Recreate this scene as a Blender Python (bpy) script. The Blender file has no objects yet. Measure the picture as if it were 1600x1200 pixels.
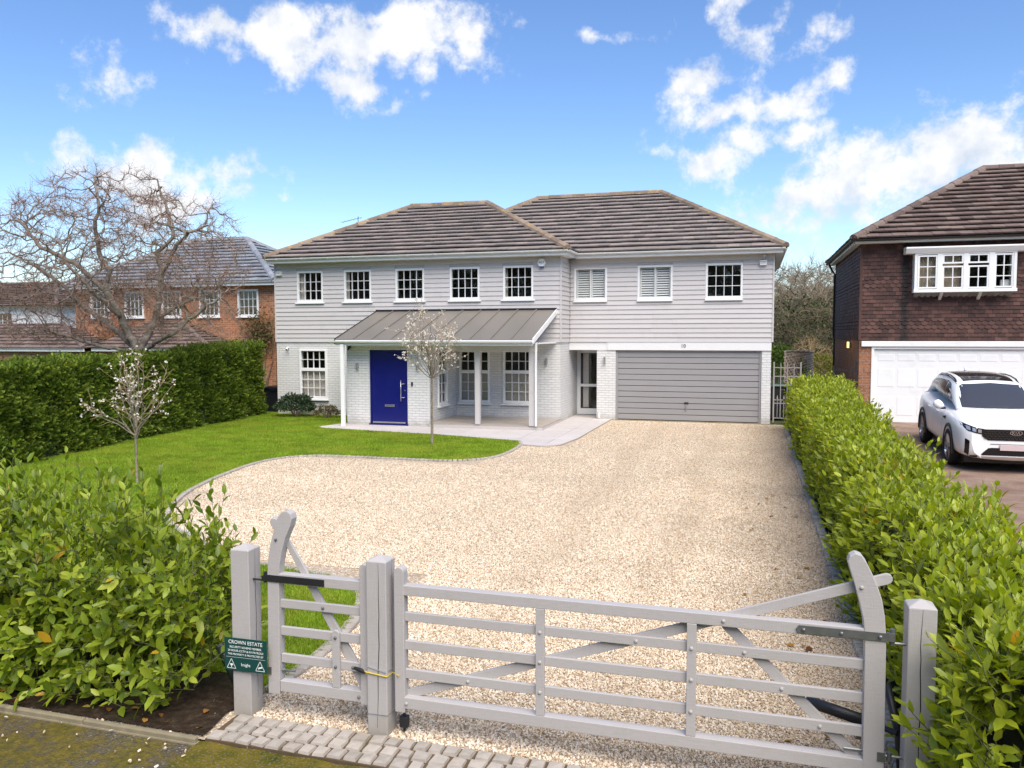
import bpy, math, random
import numpy as np
from mathutils import Vector, Matrix, Euler
from bpy.types import NodeSocket
random.seed(11)
rng = np.random.default_rng(11)
R = math.radians
sc = bpy.context.scene
COL = sc.collection

# ------------------------------------------------------------------ camera
CAM_H = 2.655
cd = bpy.data.cameras.new('camera'); cam = bpy.data.objects.new('camera', cd); COL.objects.link(cam)
cd.sensor_width = 36; cd.lens = 36 * 1268.4 / 1600; cd.clip_start = .05; cd.clip_end = 3000
_th, _pi, _ro = R(16.524), R(3.561), R(-.111)
_f = Vector((-math.sin(_th) * math.cos(_pi), math.cos(_th) * math.cos(_pi), -math.sin(_pi)))
_r = Vector((math.cos(_th), math.sin(_th), 0)); _u = _r.cross(_f)
_R = _r * math.cos(_ro) + _u * math.sin(_ro); _U = -_r * math.sin(_ro) + _u * math.cos(_ro)
cam.matrix_world = Matrix(((_R.x, _U.x, -_f.x, 0), (_R.y, _U.y, -_f.y, 0), (_R.z, _U.z, -_f.z, CAM_H), (0, 0, 0, 1)))
sc.camera = cam
cy = sc.cycles; cy.max_bounces = 5; cy.diffuse_bounces = 2; cy.glossy_bounces = 3; cy.transmission_bounces = 4; cy.transparent_max_bounces = 10
sc.render.resolution_x = 1024; sc.render.resolution_y = 768

# ------------------------------------------------------------------ node helper
class NT:
    def __init__(s, tree):
        s.t = tree; s.t.nodes.clear()
    def n(s, typ, ins=None, **kw):
        nd = s.t.nodes.new(typ)
        for k, v in kw.items(): setattr(nd, k, v)
        for k, v in (ins or {}).items():
            if isinstance(v, NodeSocket): s.t.links.new(v, nd.inputs[k])
            else: nd.inputs[k].default_value = v
        return nd
    def math(s, op, a, b=0., c=None, clamp=False):
        nd = s.n('ShaderNodeMath', {0: a, 1: b}, operation=op, use_clamp=clamp)
        if c is not None:
            if isinstance(c, NodeSocket): s.t.links.new(c, nd.inputs[2])
            else: nd.inputs[2].default_value = c
        return nd.outputs[0]
    def mix(s, f, a, b, mode='MIX'):
        nd = s.n('ShaderNodeMix', {0: f}, data_type='RGBA', blend_type=mode)
        for i, v in ((6, a), (7, b)):
            if isinstance(v, NodeSocket): s.t.links.new(v, nd.inputs[i])
            else: nd.inputs[i].default_value = c4(v)
        return nd.outputs[2]
    def ramp(s, f, stops, interp='LINEAR'):
        nd = s.n('ShaderNodeValToRGB', {0: f}); e = nd.color_ramp.elements
        nd.color_ramp.interpolation = interp
        while len(e) < len(stops): e.new(.5)
        for el, (p, c) in zip(e, stops): el.position = p; el.color = c4(c)
        return nd.outputs[0]
    def step(s, x, lo, hi):
        return s.n('ShaderNodeMapRange', {0: x, 1: lo, 2: hi, 3: 0., 4: 1.}, interpolation_type='SMOOTHSTEP').outputs[0]
    def noise(s, vec, scale, detail=3., rough=.55, out=0):
        return s.n('ShaderNodeTexNoise', {'Vector': vec, 'Scale': scale, 'Detail': detail, 'Roughness': rough}).outputs[out]
def c4(v):
    if isinstance(v, (int, float)): return (v, v, v, 1)
    return tuple(v) if len(v) == 4 else tuple(v) + (1,)

# ------------------------------------------------------------------ sky, sun, exposure
SUN_EL, SUN_AZ = R(54), R(147)      # azimuth measured clockwise from +Y (house depth); sun stands to the right
SDIR = Vector((math.sin(SUN_AZ) * math.cos(SUN_EL), math.cos(SUN_AZ) * math.cos(SUN_EL), math.sin(SUN_EL)))
w = bpy.data.worlds.new('World'); sc.world = w; w.use_nodes = True
w.cycles.sampling_method = 'MANUAL'; w.cycles.sample_map_resolution = 256
t = NT(w.node_tree)
sky = t.n('ShaderNodeTexSky', sky_type='NISHITA')
sky.sun_disc = False; sky.sun_elevation = SUN_EL; sky.sun_rotation = SUN_AZ
sky.air_density = 1.0; sky.dust_density = .05; sky.ozone_density = 3.0; sky.altitude = 60
gen = t.n('ShaderNodeTexCoord').outputs['Generated']
dirn = t.n('ShaderNodeVectorMath', {0: gen}, operation='NORMALIZE').outputs[0]
def px_dir(u, v):
    return (_f + _R * ((u - 800) / 1268.4) + _U * ((600 - v) / 1268.4)).normalized()
# clouds: soft blobs fixed in the sky (direction, half width, half height in radians, weight)
CL = [(330,22,80,38,.9),(430,40,130,55,1),(560,60,150,60,1.05),(680,50,110,60,1),(740,80,50,30,.8),(560,120,95,32,.9),(470,100,70,35,.7),
      (620,20,200,35,.7),(165,130,42,36,.45),(240,140,20,22,.35),(925,62,45,22,.6),(1022,60,34,26,.4),(735,110,50,20,.5),
      (1085,125,62,42,1),(1160,75,50,48,.9),(1190,35,28,22,.5),(1265,22,45,30,.5),(1300,115,48,34,.9),(1215,160,80,45,.95),(1130,190,80,32,.8),
      (1235,225,62,30,.85),(1100,262,75,45,.85),(1165,235,70,26,.6),(1040,230,35,20,.4),
      (1500,260,170,75,1.1),(1570,215,70,50,.9),(1380,290,130,60,1.0),(1270,330,120,42,.95),(1200,350,70,26,.7),(1420,215,55,20,.4),(1325,212,26,12,.4),(1290,262,20,12,.35),
      (210,265,120,42,1),(330,268,90,36,.9),(300,310,90,30,.7),(100,262,50,24,.5),(430,296,18,10,.45),(375,300,40,22,.6),(1470,70,30,24,.25),(1425,55,20,10,.25),(100,18,60,20,.35)]
CL = [c for c in CL if c[4] >= .4]
blobs = [(px_dir(u, v), a / 1268.4 * 1.12, b / 1268.4 * 1.14, k) for u, v, a, b, k in CL]
_rs = random.Random(5)
for i in range(9):                       # the same scattered cumulus all round the sky
    az = R(_rs.uniform(28, 310)); az = az-2*math.pi if az > math.pi else az; el = R(_rs.uniform(8, 62))
    d = Vector((math.sin(az) * math.cos(el), math.cos(az) * math.cos(el), math.sin(el)))
    if d.dot(_f) > .72: continue
    for j in range(1):
        d2 = (d + Vector((_rs.uniform(-.1, .1), _rs.uniform(-.1, .1), _rs.uniform(-.03, .03)))).normalized()
        blobs.append((d2, _rs.uniform(.07, .14), _rs.uniform(.03, .055), _rs.uniform(.6, 1)))
warp = t.n('ShaderNodeTexNoise', {'Vector': dirn, 'Scale': 7., 'Detail': 3., 'Roughness': .6})
wv = t.n('ShaderNodeVectorMath', {0: warp.outputs['Color'], 1: (.5, .5, .5)}, operation='SUBTRACT').outputs[0]
wd = t.n('ShaderNodeVectorMath', {0: wv, 1: (.11, .11, .11), 2: dirn}, operation='MULTIPLY_ADD').outputs[0]
sx = t.n('ShaderNodeSeparateXYZ', {0: wd})
q_az = t.math('ARCTAN2', sx.outputs[0], sx.outputs[1]); q_el = t.math('ARCSINE', sx.outputs[2])
qv = t.n('ShaderNodeCombineXYZ', {0: q_az, 1: q_el, 2: 0.}).outputs[0]
acc = None
for bi, (d, a, b, k) in enumerate(blobs):
    az = math.atan2(d.x, d.y); el = math.asin(d.z); a = a/math.cos(el)
    if bi % 4 == 0 and acc is not None: qs = t.n('ShaderNodeVectorMath', {0: acc, 1: (1e-9, 1e-9, 1e-9), 2: qv}, operation='MULTIPLY_ADD').outputs[0]
    elif acc is None: qs = qv
    mp = t.n('ShaderNodeVectorMath', {0: qs, 1: (1/a, 1/b, 0), 2: (-az/a, -el/b, 0)}, operation='MULTIPLY_ADD').outputs[0]
    ln = t.n('ShaderNodeVectorMath', {0: mp}, operation='LENGTH').outputs['Value']
    f = t.math('MULTIPLY_ADD', ln, -.95 * k, k)
    acc = f if acc is None else t.n('ShaderNodeMath', {0: acc, 1: f, 2: .18}, operation='SMOOTH_MAX').outputs[0]
det = t.noise(dirn, 18., 7., .64); det2 = warp.outputs['Fac']
dens = t.math('ADD', acc, t.math('MULTIPLY', t.math('SUBTRACT', det, .5), 2.5))
dens = t.math('ADD', dens, t.math('MULTIPLY', t.math('SUBTRACT', det2, .5), .8))
mask = t.step(dens, .16, .78)
sep = t.n('ShaderNodeSeparateXYZ', {0: dirn}).outputs['Z']
mask = t.math('MULTIPLY', mask, t.step(sep, .0, .06))
thick = t.step(dens, .3, 1.5)
lit = t.noise(t.n('ShaderNodeVectorMath', {0: dirn, 1: tuple(SDIR * .012)}, operation='ADD').outputs[0], 16., 3., .62)
shade = t.math('MULTIPLY_ADD', t.math('SUBTRACT', det, lit), 3.2, .78, clamp=True)
CLOUD = 5.3
ccol = t.mix(shade, (CLOUD * .66, CLOUD * .73, CLOUD * .84), (CLOUD, CLOUD, CLOUD * 1.01))
skyg = t.n('ShaderNodeHueSaturation', {'Color': sky.outputs[0], 'Hue': .507, 'Saturation': 1.14, 'Value': 1.0}).outputs[0]
fin = t.mix(t.math('MULTIPLY', mask, .95), skyg, ccol)
bg = t.n('ShaderNodeBackground', {'Color': fin, 'Strength': .11})
t.n('ShaderNodeOutputWorld', {'Surface': bg.outputs[0]})

sl = bpy.data.lights.new('sun', 'SUN'); sl.energy = 3.4; sl.angle = R(55); sl.color = (1, .92, .80)
so = bpy.data.objects.new('sun', sl); COL.objects.link(so); so.location = (20, -10, 30)
so.rotation_euler = (-SDIR).to_track_quat('-Z', 'Y').to_euler()
vs = sc.view_settings; vs.view_transform = 'Standard'; vs.look = 'None'; vs.gamma = 1; vs.use_curve_mapping = False
vs.exposure = 0.86

# ------------------------------------------------------------------ mesh helpers
ORG = {}
def props(o, label=None, cat=None, group=None, kind=None):
    if label: o['label'] = label
    if cat: o['category'] = cat
    if group: o['group'] = group
    if kind: o['kind'] = kind
    return o
def thing(name, loc, label, cat, group=None, rz=0):
    o = bpy.data.objects.new(name, None); COL.objects.link(o); o.empty_display_size = .2
    o.location = loc; o.rotation_euler[2] = rz; ORG[o] = Vector(loc)
    return props(o, label, cat, group)
def place(name, me, parent=None, loc=None, rot=None):
    """object from shared mesh data; loc is in world axes, relative to parent origin computed here"""
    o = bpy.data.objects.new(name, me); COL.objects.link(o)
    base = ORG[parent] if parent else Vector((0, 0, 0))
    L = Vector(loc) if loc is not None else base.copy()
    if rot is not None: o.rotation_mode = 'QUATERNION'; o.rotation_quaternion = rot
    o.location = L - base; ORG[o] = L
    if parent: o.parent = parent
    return o
class MB:
    def __init__(s, fn=None): s.v = []; s.f = []; s.m = []; s.fn = fn
    def add(s, vs_, fs, mi=0):
        o = len(s.v)
        if s.fn: vs_ = [s.fn(*p) for p in vs_]
        s.v += [tuple(p) for p in vs_]; s.f += [tuple(i + o for i in f) for f in fs]; s.m += [mi] * len(fs); return s
    def box(s, x0, x1, y0, y1, z0, z1, mi=0):
        return s.add([(x0,y0,z0),(x1,y0,z0),(x1,y1,z0),(x0,y1,z0),(x0,y0,z1),(x1,y0,z1),(x1,y1,z1),(x0,y1,z1)],
                     [(0,3,2,1),(4,5,6,7),(0,1,5,4),(1,2,6,5),(2,3,7,6),(3,0,4,7)], mi)
    def obox(s, c, ax, ay, az, mi=0):
        c, ax, ay, az = map(Vector, (c, ax, ay, az)); P = []
        for k in (-1, 1):
            for (i, j) in ((-1,-1),(1,-1),(1,1),(-1,1)): P.append(c + ax*i + ay*j + az*k)
        return s.add(P, [(0,3,2,1),(4,5,6,7),(0,1,5,4),(1,2,6,5),(2,3,7,6),(3,0,4,7)], mi)
    def prism(s, poly, ext, mi=0):
        n = len(poly); e = Vector(ext); P = [Vector(p) for p in poly]
        return s.add(P + [p + e for p in P], [tuple(range(n))[::-1], tuple(range(n, 2*n))] +
                     [(i, (i+1) % n, (i+1) % n + n, i + n) for i in range(n)], mi)
    def tube(s, pts, rad, n=8, mi=0, caps=True):
        P = [Vector(p) for p in pts]; r = rad if hasattr(rad, '__len__') else [rad]*len(P)
        V = []; up = None
        for i, p in enumerate(P):
            d = (P[min(i+1, len(P)-1)] - P[max(i-1, 0)]).normalized()
            if up is None: up = d.orthogonal().normalized()
            a = (up - d*up.dot(d)); a = a.normalized() if a.length > 1e-6 else d.orthogonal().normalized(); up = a; b = d.cross(a)
            for k in range(n):
                t_ = 2*math.pi*k/n; V.append(p + (a*math.cos(t_) + b*math.sin(t_))*r[i])
        F = [(i*n+k, i*n+(k+1) % n, (i+1)*n+(k+1) % n, (i+1)*n+k) for i in range(len(P)-1) for k in range(n)]
        if caps: F += [tuple(range(n))[::-1], tuple(range((len(P)-1)*n, len(P)*n))]
        return s.add(V, F, mi)
    def mesh(s, name, mats, off=(0,0,0), smooth=False):
        me = bpy.data.meshes.new(name); o = Vector(off)
        me.from_pydata([(p[0]-o.x, p[1]-o.y, p[2]-o.z) for p in s.v], [], s.f)
        for m in (mats if isinstance(mats, (list, tuple)) else [mats]): me.materials.append(m)
        if any(s.m): me.polygons.foreach_set('material_index', s.m)
        if smooth: me.polygons.foreach_set('use_smooth', [True]*len(me.polygons))
        me.update(); return me
    def build(s, name, mats, parent=None, loc=None, smooth=False, bevel=0, seg=2, **kw):
        L = Vector(loc) if loc is not None else (ORG[parent] if parent else Vector((0,0,0)))
        o = place(name, s.mesh(name, mats, L, smooth), parent, L)
        if bevel:
            b = o.modifiers.new('bevel', 'BEVEL'); b.width = bevel; b.segments = seg; b.limit_method = 'ANGLE'; b.angle_limit = R(35)
            b.harden_normals = False
        return props(o, **kw)
def npmesh(name, V, F, mats, mi=None, smooth=False):
    V = np.asarray(V, dtype=np.float32); F = np.asarray(F, dtype=np.int32); k = F.shape[1]
    me = bpy.data.meshes.new(name); me.vertices.add(len(V)); me.vertices.foreach_set('co', V.ravel())
    me.loops.add(F.size); me.loops.foreach_set('vertex_index', F.ravel())
    me.polygons.add(len(F)); me.polygons.foreach_set('loop_start', np.arange(0, F.size, k, dtype=np.int32))
    for m in (mats if isinstance(mats, (list, tuple)) else [mats]): me.materials.append(m)
    if mi is not None: me.polygons.foreach_set('material_index', np.asarray(mi, dtype=np.int32))
    if smooth: me.polygons.foreach_set('use_smooth', np.ones(len(F), dtype=bool))
    me.update(calc_edges=True); return me
def frames(d, nrm):
    """rotation matrices (N,3,3) with columns x=d, z~nrm"""
    d = d / (np.linalg.norm(d, axis=1, keepdims=True) + 1e-9)
    y = np.cross(nrm, d); y /= (np.linalg.norm(y, axis=1, keepdims=True) + 1e-9)
    z = np.cross(d, y); return np.stack([d, y, z], axis=2)
def scatter(tv, tf, pos, rot, scl):
    """copies of a template as arrays"""
    tv = np.asarray(tv, float); tf = np.asarray(tf, int); N = len(pos)
    scl = np.asarray(scl, float)
    if scl.ndim == 1: scl = scl[:, None].repeat(3, 1)
    V = np.einsum('nij,nkj->nki', rot, tv[None] * scl[:, None, :]) + pos[:, None, :]
    F = tf[None] + (np.arange(N) * len(tv))[:, None, None]
    return V.reshape(-1, 3), F.reshape(-1, tf.shape[1])
def text_mesh(txt, size, mat, extr=.0008, align='CENTER'):
    cu = bpy.data.curves.new('txt', 'FONT'); cu.body = txt; cu.size = size; cu.extrude = extr; cu.align_x = align; cu.align_y = 'CENTER'; cu.resolution_u = 3
    ob = bpy.data.objects.new('txt', cu); COL.objects.link(ob)
    bpy.context.view_layer.update()
    me = bpy.data.meshes.new_from_object(ob.evaluated_get(bpy.context.evaluated_depsgraph_get()))
    bpy.data.objects.remove(ob); bpy.data.curves.remove(cu)
    me.materials.clear(); me.materials.append(mat); return me

# ------------------------------------------------------------------ materials
def new_mat(name):
    m = bpy.data.materials.new(name); m.use_nodes = True; t = NT(m.node_tree)
    return m, t
def finish(t, bsdf, bump=None, strength=.3, dist=.01):
    if bump is not None:
        b = t.n('ShaderNodeBump', {'Height': bump, 'Strength': strength, 'Distance': dist}); t.t.links.new(b.outputs[0], bsdf.inputs['Normal'])
    t.n('ShaderNodeOutputMaterial', {'Surface': bsdf.outputs[0]})
def pos(t): return t.n('ShaderNodeNewGeometry').outputs['Position']
def objc(t): return t.n('ShaderNodeTexCoord').outputs['Object']
def rnd(t):
    a = t.n('ShaderNodeObjectInfo').outputs['Random']; b = t.n('ShaderNodeNewGeometry').outputs['Random Per Island']
    return t.math('FRACT', t.math('ADD', a, b))
def simple(name, col, rough=.5, var=.12, nscale=6., bump=.15, bscale=60., metal=0., spec=.5, dirt=None):
    m, t = new_mat(name); p = pos(t)
    n1 = t.noise(p, nscale, 4.); r = rnd(t)
    k = t.math('ADD', t.math('MULTIPLY_ADD', n1, 2*var, 1-var), t.math('MULTIPLY_ADD', r, var, -var*.5))
    c = t.mix(1., c4(col), t.n('ShaderNodeCombineColor', {0: k, 1: k, 2: k}).outputs[0], 'MULTIPLY')
    if dirt:
        c = t.mix(t.math('MULTIPLY', t.step(t.noise(p, 2.2, 6., .7), .52, .75), dirt[1]), c, dirt[0])
    b = t.n('ShaderNodeBsdfPrincipled', {'Base Color': c, 'Roughness': t.math('MULTIPLY_ADD', n1, .2, rough-.1), 'Metallic': metal, 'Specular IOR Level': spec})
    finish(t, b, t.noise(p, bscale, 3.), bump, .004); return m
def painted_wood(name, col, grain=(1, 1, 30), dirt=.25):
    m, t = new_mat(name); p = pos(t)
    g = t.noise(t.n('ShaderNodeMapping', {'Vector': p, 'Scale': grain}).outputs[0], 9., 4., .6)
    n2 = t.noise(p, 3., 5., .65); r = rnd(t)
    k = t.math('ADD', t.math('MULTIPLY_ADD', g, .10, .93), t.math('MULTIPLY_ADD', r, .07, -.035))
    c = t.mix(1., c4(col), t.n('ShaderNodeCombineColor', {0: k, 1: k, 2: k}).outputs[0], 'MULTIPLY')
    c = t.mix(t.math('MULTIPLY', t.step(n2, .5, .8), dirt), c, tuple(x*.55*y for x, y in zip(col[:3], (1, .98, .88))))
    b = t.n('ShaderNodeBsdfPrincipled', {'Base Color': c, 'Roughness': .55, 'Specular IOR Level': .35})
    finish(t, b, g, .25, .004); return m
def brick_mat(name, c1, c2, mortar, painted=False, bumps=.5):
    m, t = new_mat(name); p = pos(t); s = t.n('ShaderNodeSeparateXYZ', {0: p})
    v = t.n('ShaderNodeCombineXYZ', {0: t.math('ADD', s.outputs[0], s.outputs[1]), 1: s.outputs[2], 2: 0.}).outputs[0]
    br = t.n('ShaderNodeTexBrick', {'Vector': v, 'Color1': c4(c1), 'Color2': c4(c2), 'Mortar': c4(mortar), 'Scale': 1., 'Mortar Size': .006,
             'Mortar Smooth': .15, 'Bias': 0., 'Brick Width': .225, 'Row Height': .075})
    br.offset = .5
    n1 = t.noise(p, 3., 5., .65); n2 = t.noise(p, 28., 3.)
    k = t.math('ADD', t.math('MULTIPLY_ADD', n1, .35, .83), t.math('MULTIPLY_ADD', n2, .24, -.12))
    if painted: k = t.math('ADD', t.math('MULTIPLY_ADD', n1, .10, .95), t.math('MULTIPLY_ADD', n2, .06, -.03))
    c = t.mix(1., br.outputs[0], t.n('ShaderNodeCombineColor', {0: k, 1: k, 2: k}).outputs[0], 'MULTIPLY')
    if not painted:   # darker burnt headers
        b2 = t.n('ShaderNodeTexBrick', {'Vector': v, 'Color1': c4(0), 'Color2': c4(1), 'Mortar': c4(.3), 'Scale': 1., 'Mortar Size': .006, 'Brick Width': .225, 'Row Height': .075, 'Bias': -.3}); b2.offset = .5
        c = t.mix(t.math('MULTIPLY', t.step(t.noise(v, 13., 1.), .55, .66), .5), c, (.07, .04, .035))
    if painted:      # rain splash and grime just above the ground
        low = t.math('SUBTRACT', 1., t.step(t.math('MULTIPLY_ADD', n1, .5, s.outputs[2]), .22, .55)); c = t.mix(t.math('MULTIPLY', low, .55), c, (.36, .34, .28))
        c = t.mix(t.math('MULTIPLY', t.step(t.noise(t.n('ShaderNodeMapping', {'Vector': p, 'Scale': (1, 1, .12)}).outputs[0], 5., 5., .7), .55, .8), .25), c, (.46, .45, .41))
    h = t.math('ADD', t.math('MULTIPLY', br.outputs[1], -1.), t.math('MULTIPLY', n2, .35))
    b = t.n('ShaderNodeBsdfPrincipled', {'Base Color': c, 'Roughness': .6 if painted else .85, 'Specular IOR Level': .3})
    finish(t, b, h, bumps, .018); return m
def tile_mat(name, stops, lichen=None, rough=.8, stain=None):
    m, t = new_mat(name); p = pos(t); r = rnd(t)
    c = t.ramp(r, stops)
    n1 = t.noise(p, 1.3, 5., .7); n2 = t.noise(p, 22., 4., .6)
    k = t.math('MULTIPLY', t.math('MULTIPLY_ADD', n1, .8, .6), t.math('MULTIPLY_ADD', n2, .8, .6))
    c = t.mix(1., c, t.n('ShaderNodeCombineColor', {0: k, 1: k, 2: k}).outputs[0], 'MULTIPLY')
    if stain:      # long dark water stain below the bay window
        s_ = t.n('ShaderNodeSeparateXYZ', {0: p}); dx = t.math('ABSOLUTE', t.math('SUBTRACT', t.math('ADD', s_.outputs[0], t.math('MULTIPLY_ADD', t.noise(p, 6., 5., .7), .30, -.15)), stain))
        c = t.mix(t.math('MULTIPLY', t.math('SUBTRACT', 1., t.step(dx, .03, .17)), .85), c, (.012, .012, .012))
    if lichen:
        l = t.math('MULTIPLY', t.step(t.noise(p, lichen[2], 6., .75), lichen[1], lichen[1]+.1), .8)
        c = t.mix(l, c, lichen[0])
    b = t.n('ShaderNodeBsdfPrincipled', {'Base Color': c, 'Roughness': rough, 'Specular IOR Level': .3})
    finish(t, b, n2, .35, .006); return m
def glass_mat(name, tint=(.95, .955, .95), refl=.02, rough=.02):
    m, t = new_mat(name)
    fr = t.n('ShaderNodeFresnel', {'IOR': 1.52}).outputs[0]
    wv_ = t.noise(pos(t), 5., 2.)
    gl = t.n('ShaderNodeBsdfGlossy', {'Color': c4(.95), 'Roughness': rough})
    bm = t.n('ShaderNodeBump', {'Height': wv_, 'Strength': .06, 'Distance': .02}); t.t.links.new(bm.outputs[0], gl.inputs['Normal'])
    tr = t.n('ShaderNodeBsdfTransparent', {'Color': c4(tint)})
    mx = t.n('ShaderNodeMixShader', {0: t.math('MULTIPLY', t.math('ADD', fr, refl, clamp=True), t.math('SUBTRACT', 1., t.n('ShaderNodeNewGeometry').outputs['Backfacing'])), 1: tr.outputs[0], 2: gl.outputs[0]})
    t.n('ShaderNodeOutputMaterial', {'Surface': mx.outputs[0]}); return m
def leaf_mat(name, stops, rough=.4, trans=.35, spec=.4, tcol=(.9, 1.0, .35), patch=.7):
    m, t = new_mat(name); r = rnd(t); p = pos(t)
    c = t.ramp(r, stops); n1 = t.noise(p, 1.7, 3.)
    k = t.math('MULTIPLY_ADD', n1, patch, 1-patch*.5)
    c = t.mix(1., c, t.n('ShaderNodeCombineColor', {0: k, 1: k, 2: k}).outputs[0], 'MULTIPLY')
    if patch > 1.2:      # yellower mossy patches
        c = t.mix(t.math('MULTIPLY', t.step(t.noise(p, .75, 5., .65), .46, .66), .55), c, (.42, .42, .06))
    b = t.n('ShaderNodeBsdfPrincipled', {'Base Color': c, 'Roughness': rough, 'Specular IOR Level': spec})
    tr = t.n('ShaderNodeBsdfTranslucent', {'Color': t.mix(1., c, c4(tcol), 'MULTIPLY')})
    mx = t.n('ShaderNodeMixShader', {0: trans, 1: b.outputs[0], 2: tr.outputs[0]})
    t.n('ShaderNodeOutputMaterial', {'Surface': mx.outputs[0]}); return m
def bark_mat(name, c1, c2, scale=9.):
    m, t = new_mat(name); p = pos(t)
    n1 = t.noise(p, scale, 5., .7); n2 = t.noise(p, 1.1, 3.)
    c = t.mix(t.step(n1, .35, .65), c1, c2)
    c = t.mix(t.math('MULTIPLY', t.step(n2, .45, .7), .35), c, (.10, .11, .06))
    b = t.n('ShaderNodeBsdfPrincipled', {'Base Color': c, 'Roughness': .9, 'Specular IOR Level': .15})
    finish(t, b, n1, .6, .01); return m

def gate_paint():
    """grey gate paint: brushed grain along the piece, greenish algae and mud low down and in blotches"""
    m, t = new_mat('grey_gate_paint'); p = pos(t); o = t.n('ShaderNodeTexCoord').outputs['Object']
    g = t.noise(t.n('ShaderNodeMapping', {'Vector': p, 'Scale': (1.2, 1.2, 9)}).outputs[0], 14., 4., .65); g2 = t.noise(t.n('ShaderNodeMapping', {'Vector': p, 'Scale': (9, 9, 1.2)}).outputs[0], 14., 4., .65)
    n2 = t.noise(p, 5., 6., .7); z = t.n('ShaderNodeSeparateXYZ', {0: p}).outputs[2]
    k = t.math('ADD', t.math('MULTIPLY_ADD', g, .10, .90), t.math('MULTIPLY_ADD', g2, .10, -.05)); c = t.mix(1., (.44, .415, .405), t.n('ShaderNodeCombineColor', {0: k, 1: k, 2: k}).outputs[0], 'MULTIPLY')
    c = t.mix(t.math('MULTIPLY', t.step(n2, .48, .78), .38), c, (.34, .325, .27)); low = t.math('MULTIPLY', t.math('SUBTRACT', 1., t.step(t.math('MULTIPLY_ADD', n2, .35, z), .12, .42)), .6); c = t.mix(low, c, (.27, .235, .165))
    b = t.n('ShaderNodeBsdfPrincipled', {'Base Color': c, 'Roughness': .58, 'Specular IOR Level': .3}); finish(t, b, t.math('ADD', g, g2), .35, .004); return m
WHITE = simple('white_upvc', (.80, .80, .79), .35, .03, 4., .03, 30., dirt=((.5, .5, .46), .25))
WHITE2 = simple('white_render', (.74, .73, .72), .6, .05, 3., .15, 60.)
BOARD = painted_wood('grey_board_paint', (.55, .52, .508), (1, 1, 25), .22)
GATEP = gate_paint()
PBRICK = brick_mat('white_painted_brick', (.71, .70, .68), (.66, .65, .635), (.55, .54, .52), True, .9)
BRICK = brick_mat('orange_brick', (.47, .20, .085), (.34, .13, .06), (.42, .35, .27))
BRICK2 = brick_mat('red_brick', (.34, .15, .075), (.26, .11, .06), (.30, .24, .19))
BRICK3 = brick_mat('buff_brick', (.36, .22, .11), (.26, .14, .07), (.34, .28, .2))
TILE1 = tile_mat('brown_roof_tile', [(0, (.20, .175, .163)), (.35, (.225, .195, .18)), (.7, (.255, .213, .196)), (1, (.29, .242, .222))], ((.28, .26, .2), .66, 9.))
RIDGE1 = tile_mat('ridge_tile_clay', [(0, (.16, .12, .09)), (1, (.28, .21, .15))], ((.42, .26, .06), .55, 3.))
TILE2 = tile_mat('slate_grey_roof_tile', [(0, (.19, .20, .22)), (1, (.30, .31, .33))], None, .42)
TILE3 = tile_mat('mossy_brown_roof_tile', [(0, (.10, .072, .062)), (.5, (.15, .105, .09)), (1, (.20, .15, .13))], ((.20, .16, .07), .58, 6.))
TILE4 = tile_mat('hung_clay_tile', [(0, (.050, .026, .022)), (.5, (.078, .038, .030)), (1, (.12, .058, .046))], ((.025, .02, .02), .62, 1.5), .7, 4.02)
ZINC = simple('zinc_roof', (.25, .225, .195), .45, .08, 3., .05, 40., metal=.35)
DARKM = simple('dark_metal', (.045, .045, .05), .4, .1, 8., .08, 80., metal=.6)
GALV = simple('galvanised_strap', (.20, .21, .21), .45, .25, 20., .15, 120., metal=.7)
STEEL = simple('brushed_steel', (.55, .55, .56), .3, .06, 10., .03, 100., metal=.9)
BLACK = simple('black_plastic', (.018, .018, .02), .45, .1, 5., .05, 80.)
BLUE = simple('blue_door_paint', (.005, .007, .13), .32, .05, 4., .04, 30.)
GARAGE = simple('grey_garage_paint', (.30, .29, .29), .42, .04, 3., .03, 30.)
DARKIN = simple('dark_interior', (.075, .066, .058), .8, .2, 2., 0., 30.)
BLIND = simple('pale_blind', (.50, .45, .40), .9, .05)
CURTAIN = simple('pale_curtain', (.62, .57, .52), .9, .12, 10., .2, 40.)
GLASS = glass_mat('window_glass')
DECK = painted_wood('deck_boards', (.40, .35, .30), (25, 1, 1), .4)
SLAB = simple('pale_paving_slab', (.50, .46, .44), .8, .10, 5., .25, 60., dirt=((.33, .29, .25), .35))
SETT = simple('granite_sett', (.37, .33, .285), .85, .25, 18., .6, 70., dirt=((.20, .15, .10), .5))
KERBC = simple('concrete_edging', (.23, .195, .125), .9, .3, 9., .7, 50., dirt=((.08, .085, .03), .85))

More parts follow.
